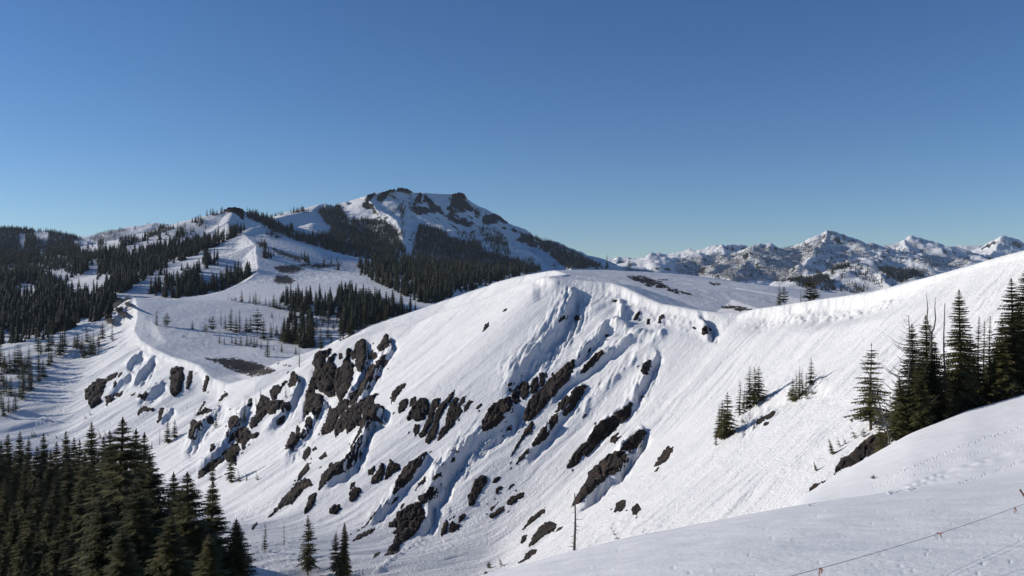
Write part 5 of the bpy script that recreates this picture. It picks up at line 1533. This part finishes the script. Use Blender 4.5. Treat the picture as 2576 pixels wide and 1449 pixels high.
# ------------------------------------------------------------------ far woods: too many trees to count, one object per wood
def low_conifer(seed, layers, per):
    """a far tree as ragged drooping bough sets; unit height; two triangles a bough"""
    rg = random.Random(seed)
    C = Tris()
    lean = rg.uniform(-0.03, 0.03)
    R0 = rg.uniform(0.16, 0.24)
    C.tri((0.012, 0, -0.05), (-0.012, 0.006, -0.05), (lean, 0, 0.98))
    C.tri((0, 0.012, -0.05), (0.006, -0.012, -0.05), (lean, 0, 0.98))
    for k in range(layers):
        t = (k + 0.2) / layers
        z = 0.06 + 0.92 * t
        R = R0 * (1 - t) ** 0.7 + 0.012
        a0 = rg.random() * 6.28
        for b in range(per):
            a = a0 + 6.283 * b / per + rg.uniform(-0.4, 0.4)
            L_ = R * rg.uniform(0.6, 1.25)
            ca, sa = math.cos(a), math.sin(a)
            w = L_ * 0.5
            c = (lean * z, 0, z + 0.045)
            e = (lean * z + ca * L_, sa * L_, z - 0.06 - 0.5 * L_ * (1 - t))
            for sg in (-1, 1):
                s = (lean * z + ca * L_ * 0.5 - sg * sa * w, sa * L_ * 0.5 + sg * ca * w, z - 0.035 - 0.25 * L_)
                C.tri(c, e, s)
    return np.array(C.v, np.float32), np.array(C.f, np.int32)
LOW = {"a": [low_conifer(50 + k, 9, 5) for k in range(7)], "b": [low_conifer(80 + k, 6, 4) for k in range(6)], "c": [low_conifer(110 + k, 4, 3) for k in range(5)]}

def seen_many(px, py):
    out = np.full(len(px), np.nan)
    c = np.clip(np.searchsorted(COLS, px), 0, len(COLS) - 1)
    for i in range(0, len(px), 4000):
        s = slice(i, i + 4000)
        m = PROJ[:, c[s]] <= py[s][None, :]
        r = m.argmax(0)
        out[s] = np.where(m.any(0), ROWS[r], np.nan)
    return out

WOODS = [
 # name of stand, view, outline, density, tree height (m), dmin
 ("far left hill", 1, "-60 352 100 355 200 366 300 370 400 400 500 412 560 432 640 466 760 500 900 540 800 580 640 640 440 700 300 740 0 765 -60 765", 1.0, 14, 1200),
 ("far left hill", 1, "660 462 750 412 850 380 900 372 960 400 930 450 1050 440 1150 400 1140 350 1060 345 1330 385 1250 412 1100 470 1010 500 880 530 760 500", 0.75, 13, 1200),
 ("left valley wood", 1, "860 545 1100 470 1250 430 1400 420 1560 400 1830 385 1850 400 1700 490 1500 580 1330 650 1150 740 1000 830 920 880 780 850 840 740 700 720 600 730 450 720 640 640 700 600", 1.0, 21, 900),
 ("left valley wood", 1, "-60 750 300 730 440 800 520 810 700 830 800 880 910 885 850 930 845 1030 750 1080 670 1090 480 1160 300 1240 130 1300 -60 1360", 1.0, 20, 900),
 ("left valley wood", 1, "1120 800 1200 730 1300 690 1500 640 1650 600 1640 650 1500 720 1470 770 1580 775 1700 720 1800 652 1950 704 1850 770 1690 850 1500 890 1340 912 1050 884", 1.0, 21, 1010),
 ("left valley wood", 1, "440 800 560 740 700 700 740 620 800 600 860 640 800 740 720 790 600 815", 0.5, 20, 900),
 ("left valley wood", 1, "1500 720 1650 650 1780 600 1830 620 1660 690 1560 760", 0.22, 16, 1010),
 ("knob ridge trees", 1, "1250 425 1400 360 1560 290 1690 250 1700 300 1620 350 1560 390 1400 450 1300 490 1250 470", 0.45, 17, 1700),
 ("table mountain wood", 1, "1850 262 1950 285 2050 305 2080 340 2150 385 2210 380 2240 440 2480 440 2500 380 2440 330 2400 260 2450 230 2576 220 2576 640 2440 575 2330 540 2200 470 2100 420 1960 350 1870 310", 1.0, 20, 1770),
 ("table mountain wood", 1, "2070 285 2250 250 2400 240 2380 262 2150 282 2060 300", 0.5, 18, 2500),
 ("second hill trees", 1, "1960 370 2100 410 2150 460 2050 470 1990 420", 0.35, 15, 1500),
 ("second hill trees", 1, "1950 500 2080 540 2100 620 1990 610", 0.3, 15, 1300),
 ("second hill trees", 1, "2200 600 2576 600 2576 700 2380 700 2250 640", 0.16, 15, 1300),
 ("table mountain wood", 2, "0 255 60 330 200 322 330 340 400 395 440 480 485 560 490 605 400 615 200 640 0 610", 1.0, 20, 1770),
 ("table mountain wood", 2, "590 365 640 380 700 390 790 425 810 470 860 490 930 490 1030 500 1080 560 1200 590 1350 640 1500 680 1510 750 1350 815 1250 850 1150 890 1040 920 930 955 820 990 700 1010 620 960 540 920 350 830 150 745 130 660 250 650 480 625 530 600 550 500", 1.0, 21, 900),
 ("table mountain wood", 2, "1385 432 1500 462 1650 515 1800 585 1940 662 1980 690 1700 690 1600 610 1500 535 1420 480", 1.0, 19, 1500),
 ("table mountain wood", 2, "1030 385 1100 355 1180 400 1250 480 1270 560 1180 520 1020 415", 0.7, 18, 1500),
 ("table mountain wood", 2, "850 420 930 420 1020 440 1180 520 1260 560 1500 640 1700 690 1300 640 1000 500", 0.30, 18, 1500),
 ("table mountain trees", 2, "360 255 480 190 500 200 480 360 455 365 440 260 380 275", 0.35, 17, 2500),
 ("table mountain trees", 2, "320 390 560 420 570 450 420 450", 0.3, 17, 2000),
 ("table mountain trees", 2, "760 100 870 98 860 118 780 120", 0.5, 14, 2500),
 ("wood behind the left crest", 2, "-20 890 100 900 240 945 400 990 500 1000 620 985 720 1010 600 1085 450 1130 300 1145 150 1180 -20 1235", 1.0, 21, 620),
 ("wood behind the left crest", 'c', "2140 620 2300 560 2576 600 2576 1050 2400 1040 2200 930 2080 900", 0.8, 20, 620),
 ("wood behind the left crest", 'c', "2060 330 2200 300 2576 280 2576 560 2420 515 2200 480", 0.7, 20, 900),
 ("wood behind the left crest", 0, "787 745 850 742 930 762 1010 785 1080 775 1060 812 960 812 850 800 787 795", 0.8, 20, 620),
 ("right range wood", 3, "-60 620 100 600 250 585 400 575 460 560 540 510 700 528 800 520 900 512 960 490 1030 440 1060 470 1000 560 900 650 900 720 920 790 500 780 200 760 -60 720", 1.0, 15, 2500),
 ("right range wood", 3, "1060 430 1130 420 1300 475 1480 516 1450 580 1350 630 1200 690 1050 730 900 700 1000 560", 0.5, 15, 2500),
 ("right range wood", 3, "1720 620 1900 580 2150 600 2190 640 2050 690 1900 670 1780 650", 1.0, 15, 2500),
 ("right range wood", 3, "1460 680 1560 680 1700 700 1800 720 1700 780 1640 800 1560 750", 1.0, 15, 2500),
 ("right range wood", 3, "1700 690 1900 650 2000 690 1850 750 1740 770", 0.3, 15, 2500),
 ("right range wood", 3, "780 800 880 775 1000 745 1120 700 1220 660 1340 620 1250 680 1100 750 1160 860 1000 850", 0.75, 17, 1500),
 ("right range wood", 3, "1130 750 1250 690 1350 640 1430 670 1520 730 1640 800 1480 840 1260 880 1170 860", 0.16, 16, 1500),
 ("right range wood", 3, "1420 620 1520 510 1650 500 1700 560 1700 650 1540 670", 0.10, 17, 2500),
 ("right range wood", 3, "1660 490 1760 500 1900 560 1850 590 1760 560", 0.3, 17, 2500),
]
CLEARINGS = [view(1, q) for q in (
 "450 815 560 760 650 735 735 700 725 760 610 830 500 815", "1000 830 1150 752 1290 690 1400 630 1530 572 1540 630 1380 690 1240 740 1150 790 1060 850",
 "1310 520 1360 460 1460 400 1560 335 1640 290 1720 262 1735 400 1640 430 1560 420 1440 440 1360 480", "920 535 1050 490 1150 465 1300 400 1345 385 1290 450 1180 480 1080 505 960 545",
 "80 835 180 805 300 820 200 842", "1480 770 1600 705 1700 600 1760 510 1820 440 1925 490 1945 690 1850 640 1780 650 1660 720 1560 785", "255 408 365 408 355 472 280 455", "145 425 192 428 182 515 150 485",
 "555 480 650 470 745 490 735 540 600 525", "655 645 740 608 745 655 690 690", "-20 1185 80 1158 65 1225 -20 1255", "1250 660 1340 610 1360 640 1280 690", "300 1070 350 1060 340 1105", "780 480 900 460 890 510 800 520", "980 360 1100 420 1040 440 960 400")]
def grow_woods():
    bag = {}
    for k, (stand, v, outline, dens, hm, dmin) in enumerate(WOODS):
        rg = np.random.default_rng(900 + k)
        pg = np.asarray(view(v, outline))
        st = 1.7
        xs = np.arange(pg[:, 0].min(), pg[:, 0].max(), st); ys = np.arange(pg[:, 1].min(), pg[:, 1].max(), st)
        gx, gy = np.meshgrid(xs, ys)
        gx = (gx + rg.uniform(-1, 1, gx.shape)).ravel(); gy = (gy + rg.uniform(-1, 1, gy.shape)).ravel()
        keep = inside(pg, gx, gy)
        gx, gy = gx[keep], gy[keep]
        # the wood is drawn by where its crowns show; the feet stand lower
        d = seen_many(gx, gy)
        ok = ~np.isnan(d) & (np.nan_to_num(d) > dmin)
        gx, gy, d = gx[ok], gy[ok], d[ok]
        h = hm * FPX / d
        if v == 1:
            keep = np.ones(gx.shape, bool)
            for cl in CLEARINGS:
                q = np.asarray(cl)
                if q[:, 0].max() < pg[:, 0].min() or q[:, 0].min() > pg[:, 0].max(): continue
                cover = inside(cl, gx, gy) | inside(cl, gx, gy - 0.35 * h) | inside(cl, gx, gy - 0.7 * h)
                keep &= ~(cover & (rg.random(gx.shape) < 0.95))
            gx, gy, d, h = gx[keep], gy[keep], d[keep], h[keep]
        clear = np.clip(0.62 + 1.25 * fbm(gx / 26, gy / 11, 700 + k, 3), 0, 1) if dens > 0.6 else np.clip(0.5 + 1.6 * fbm(gx / 18, gy / 9, 700 + k, 3), 0, 1.6)
        if dens >= 1.0: clear = np.clip(clear + 0.4, 0, 1)
        p = dens * (1.5 if stand.startswith("right") else 1.0) * clear * st * st / (0.020 * h * h + 0.25)
        pick = rg.random(len(gx)) < p
        gx, gy, d, h = gx[pick], gy[pick], d[pick], h[pick]
        for x, y, dd, hh in zip(gx, gy, d, h):
            lod = "a" if hh > 22 else ("b" if hh > 9 else "c")
            V, F = LOW[lod][int(rg.integers(len(LOW[lod])))]
            H1 = hm * rg.uniform(0.55, 1.25) * (0.6 if rg.random() < 0.25 else 1)
            a = rg.uniform(0, 6.28); ca, sa = math.cos(a), math.sin(a)
            wd = H1 * rg.uniform(0.75, 1.5)
            g = at(x, y, dd)
            q = np.empty_like(V)
            q[:, 0] = (V[:, 0] * ca - V[:, 1] * sa) * wd + g[0]
            q[:, 1] = (V[:, 0] * sa + V[:, 1] * ca) * wd + g[1]
            q[:, 2] = V[:, 2] * H1 + g[2]
            bag.setdefault(stand, []).append((q, F))
    n = 0
    for stand, items in bag.items():
        off, vs, fs = 0, [], []
        for q, F in items:
            vs.append(q); fs.append(F + off); off += len(q)
        me = mesh_from("forest", np.concatenate(vs), tris=np.concatenate(fs), mats=[M_FOREST])
        tag(link("forest", me), kind="stuff", label=WOOD_LABELS[stand], cat="forest")
        n += len(items)
    print("WOOD TREES", n)
WOOD_LABELS = {
 "far left hill": "dark hazy conifer wood on the far left hill",
 "left valley wood": "dense dark conifer wood filling the left valley below the far ridge",
 "knob ridge trees": "scattered conifers along the ridge left of the dark rock-capped knob",
 "table mountain wood": "dark conifer wood round the foot of the table mountain",
 "second hill trees": "sparse small conifers on the second hill's shaded side",
 "table mountain trees": "few scattered conifers high on the table mountain",
 "wood behind the left crest": "dark wood between the far plateau and the left crest",
 "right range wood": "speckled conifer wood over the far range at the right",
}
grow_woods()
# ------------------------------------------------------------------ rope line with ribbons across the near snow
def plain(name, col, rough=0.7):
    m, nt, b = new_mat(name)
    n = N(nt, "ShaderNodeTexNoise", i_Scale=40.0, i_Detail=3.0)
    geo = N(nt, "ShaderNodeNewGeometry"); nt.links.new(geo.outputs["Position"], n.inputs["Vector"])
    r = N(nt, "ShaderNodeValToRGB")
    r.color_ramp.elements[0].position = 0.35; r.color_ramp.elements[0].color = tuple(c * 0.75 for c in col) + (1,)
    r.color_ramp.elements[1].position = 0.65; r.color_ramp.elements[1].color = tuple(col) + (1,)
    nt.links.new(n.outputs["Fac"], r.inputs[0]); nt.links.new(r.outputs[0], b.inputs["Base Color"])
    b.inputs["Roughness"].default_value = rough
    return m
M_ROPE = plain("grey_rope", (0.07, 0.065, 0.06))
M_RIB = plain("orange_ribbon", (0.95, 0.42, 0.24), 0.5)
M_POLE = plain("bamboo", (0.25, 0.09, 0.05), 0.6)
R0, R1 = np.array(at(1985.0, 1450.6, 10.0)), np.array(at(2590.0, 1263.0, 15.5))
def on_rope(t):
    p = R0 + (R1 - R0) * t
    return p - np.array([0, 0, 0.05 * 4 * t * (1 - t)])
T = Tris()
Rm1 = R0 + (R0 - R1) * 0.6
T.tube([Rm1] + [on_rope(t) for t in np.linspace(0, 1, 15)] + [R1 + (R1 - R0) * 0.06], [0.0030] * 17, 6)
tag(link("rope", T.mesh("rope", M_ROPE)), "thin grey rope strung low over the near snow, crossing the bottom right corner", "rope")
def ribbon(t, strips, label):
    T = Tris()
    o = on_rope(t)
    right = np.array([1.0, 0.15, 0.0])
    # the knot round the rope
    T.tube([right * -0.012, right * 0.012], [0.009, 0.009], 6)
    for pts in strips:
        w = 0.009
        a = [right * x + np.array([0, -0.012 - 0.01 * abs(x) * 10, z]) for x, z in pts]
        for k in range(len(a) - 1):
            d = a[k + 1] - a[k]
            nrm = np.cross(d, (0, 1, 0)); nrm /= np.linalg.norm(nrm) + 1e-9
            w1 = w * (1 - 0.15 * k)
            q = [a[k] - nrm * w1, a[k] + nrm * w1, a[k + 1] + nrm * w1, a[k + 1] - nrm * w1]
            q2 = [v + np.array([0, 0.002, 0]) for v in q]
            for f in (q, q2):
                T.tri(f[0], f[1], f[2]); T.tri(f[0], f[2], f[3])
    tag(link("ribbon", T.mesh("ribbon", M_RIB), loc=o), label, "ribbon", "ribbons tied to the rope")
ribbon(0.088, [[(0, 0), (0.012, -0.02), (0.01, -0.06)], [(0, 0), (-0.016, -0.03), (-0.02, -0.085)], [(0, 0.0), (0.02, -0.01), (0.022, -0.035)]], "orange ribbon tied to the rope, lowest of three, at the bottom edge")
ribbon(0.520, [[(0, 0), (-0.03, 0.008), (-0.065, 0.014)], [(0, 0), (0.012, -0.03), (0.018, -0.07)], [(0, 0), (0.03, 0.01), (0.04, 0.006)]], "orange ribbon tied to the rope, middle one of three, one arm sticking out left")
ribbon(0.908, [[(0, 0), (-0.004, -0.05), (-0.012, -0.10)], [(0, 0), (0.02, -0.03), (0.032, -0.06)]], "orange ribbon tied to the rope, highest of three, hanging with two tails")
T = Tris()
a = np.array(at(2566.0, 1232.0, 15.4)); b = np.array(at(2612.0, 1300.0, 15.6))
gz = ground_z(b[0], b[1]) - 0.2
b = a + (b - a) * ((a[2] - gz) / (a[2] - b[2]))
T.tube([a + (b - a) * q for q in np.linspace(0, 1, 8)], [0.016] * 8, 8)
T.tube([b + np.array([0, 0, 0.0]), b + np.array([0, 0, -0.05])], [0.016, 0.010], 8)
tag(link("pole", T.mesh("pole", M_POLE)), "reddish bamboo pole leaning at the right edge, holding the rope", "pole")
# ------------------------------------------------------------------ air: a closed box of even haze round everything
def build_haze():
    x, y0, y1, z0, z1 = 9000.0, -500.0, 9600.0, float(H.min()) - 120.0, float(H.max()) + 160.0
    v = [(-x, y0, z0), (x, y0, z0), (x, y1, z0), (-x, y1, z0), (-x, y0, z1), (x, y0, z1), (x, y1, z1), (-x, y1, z1)]
    q = [(0, 3, 2, 1), (4, 5, 6, 7), (0, 1, 5, 4), (1, 2, 6, 5), (2, 3, 7, 6), (3, 0, 4, 7)]
    m = bpy.data.materials.new("pale_air")
    m.use_nodes = True
    nt = m.node_tree
    nt.nodes.remove(nt.nodes["Principled BSDF"])
    pv = nt.nodes.new("ShaderNodeVolumePrincipled")
    pv.inputs["Color"].default_value = (0.72, 0.84, 1.0, 1)
    pv.inputs["Density"].default_value = 0.000019
    pv.inputs["Anisotropy"].default_value = 0.0
    nt.links.new(pv.outputs[0], nt.nodes["Material Output"].inputs["Volume"])
    tag(link("haze", mesh_from("haze", np.array(v), quads=np.array(q), mats=[m])), kind="stuff")
build_haze()
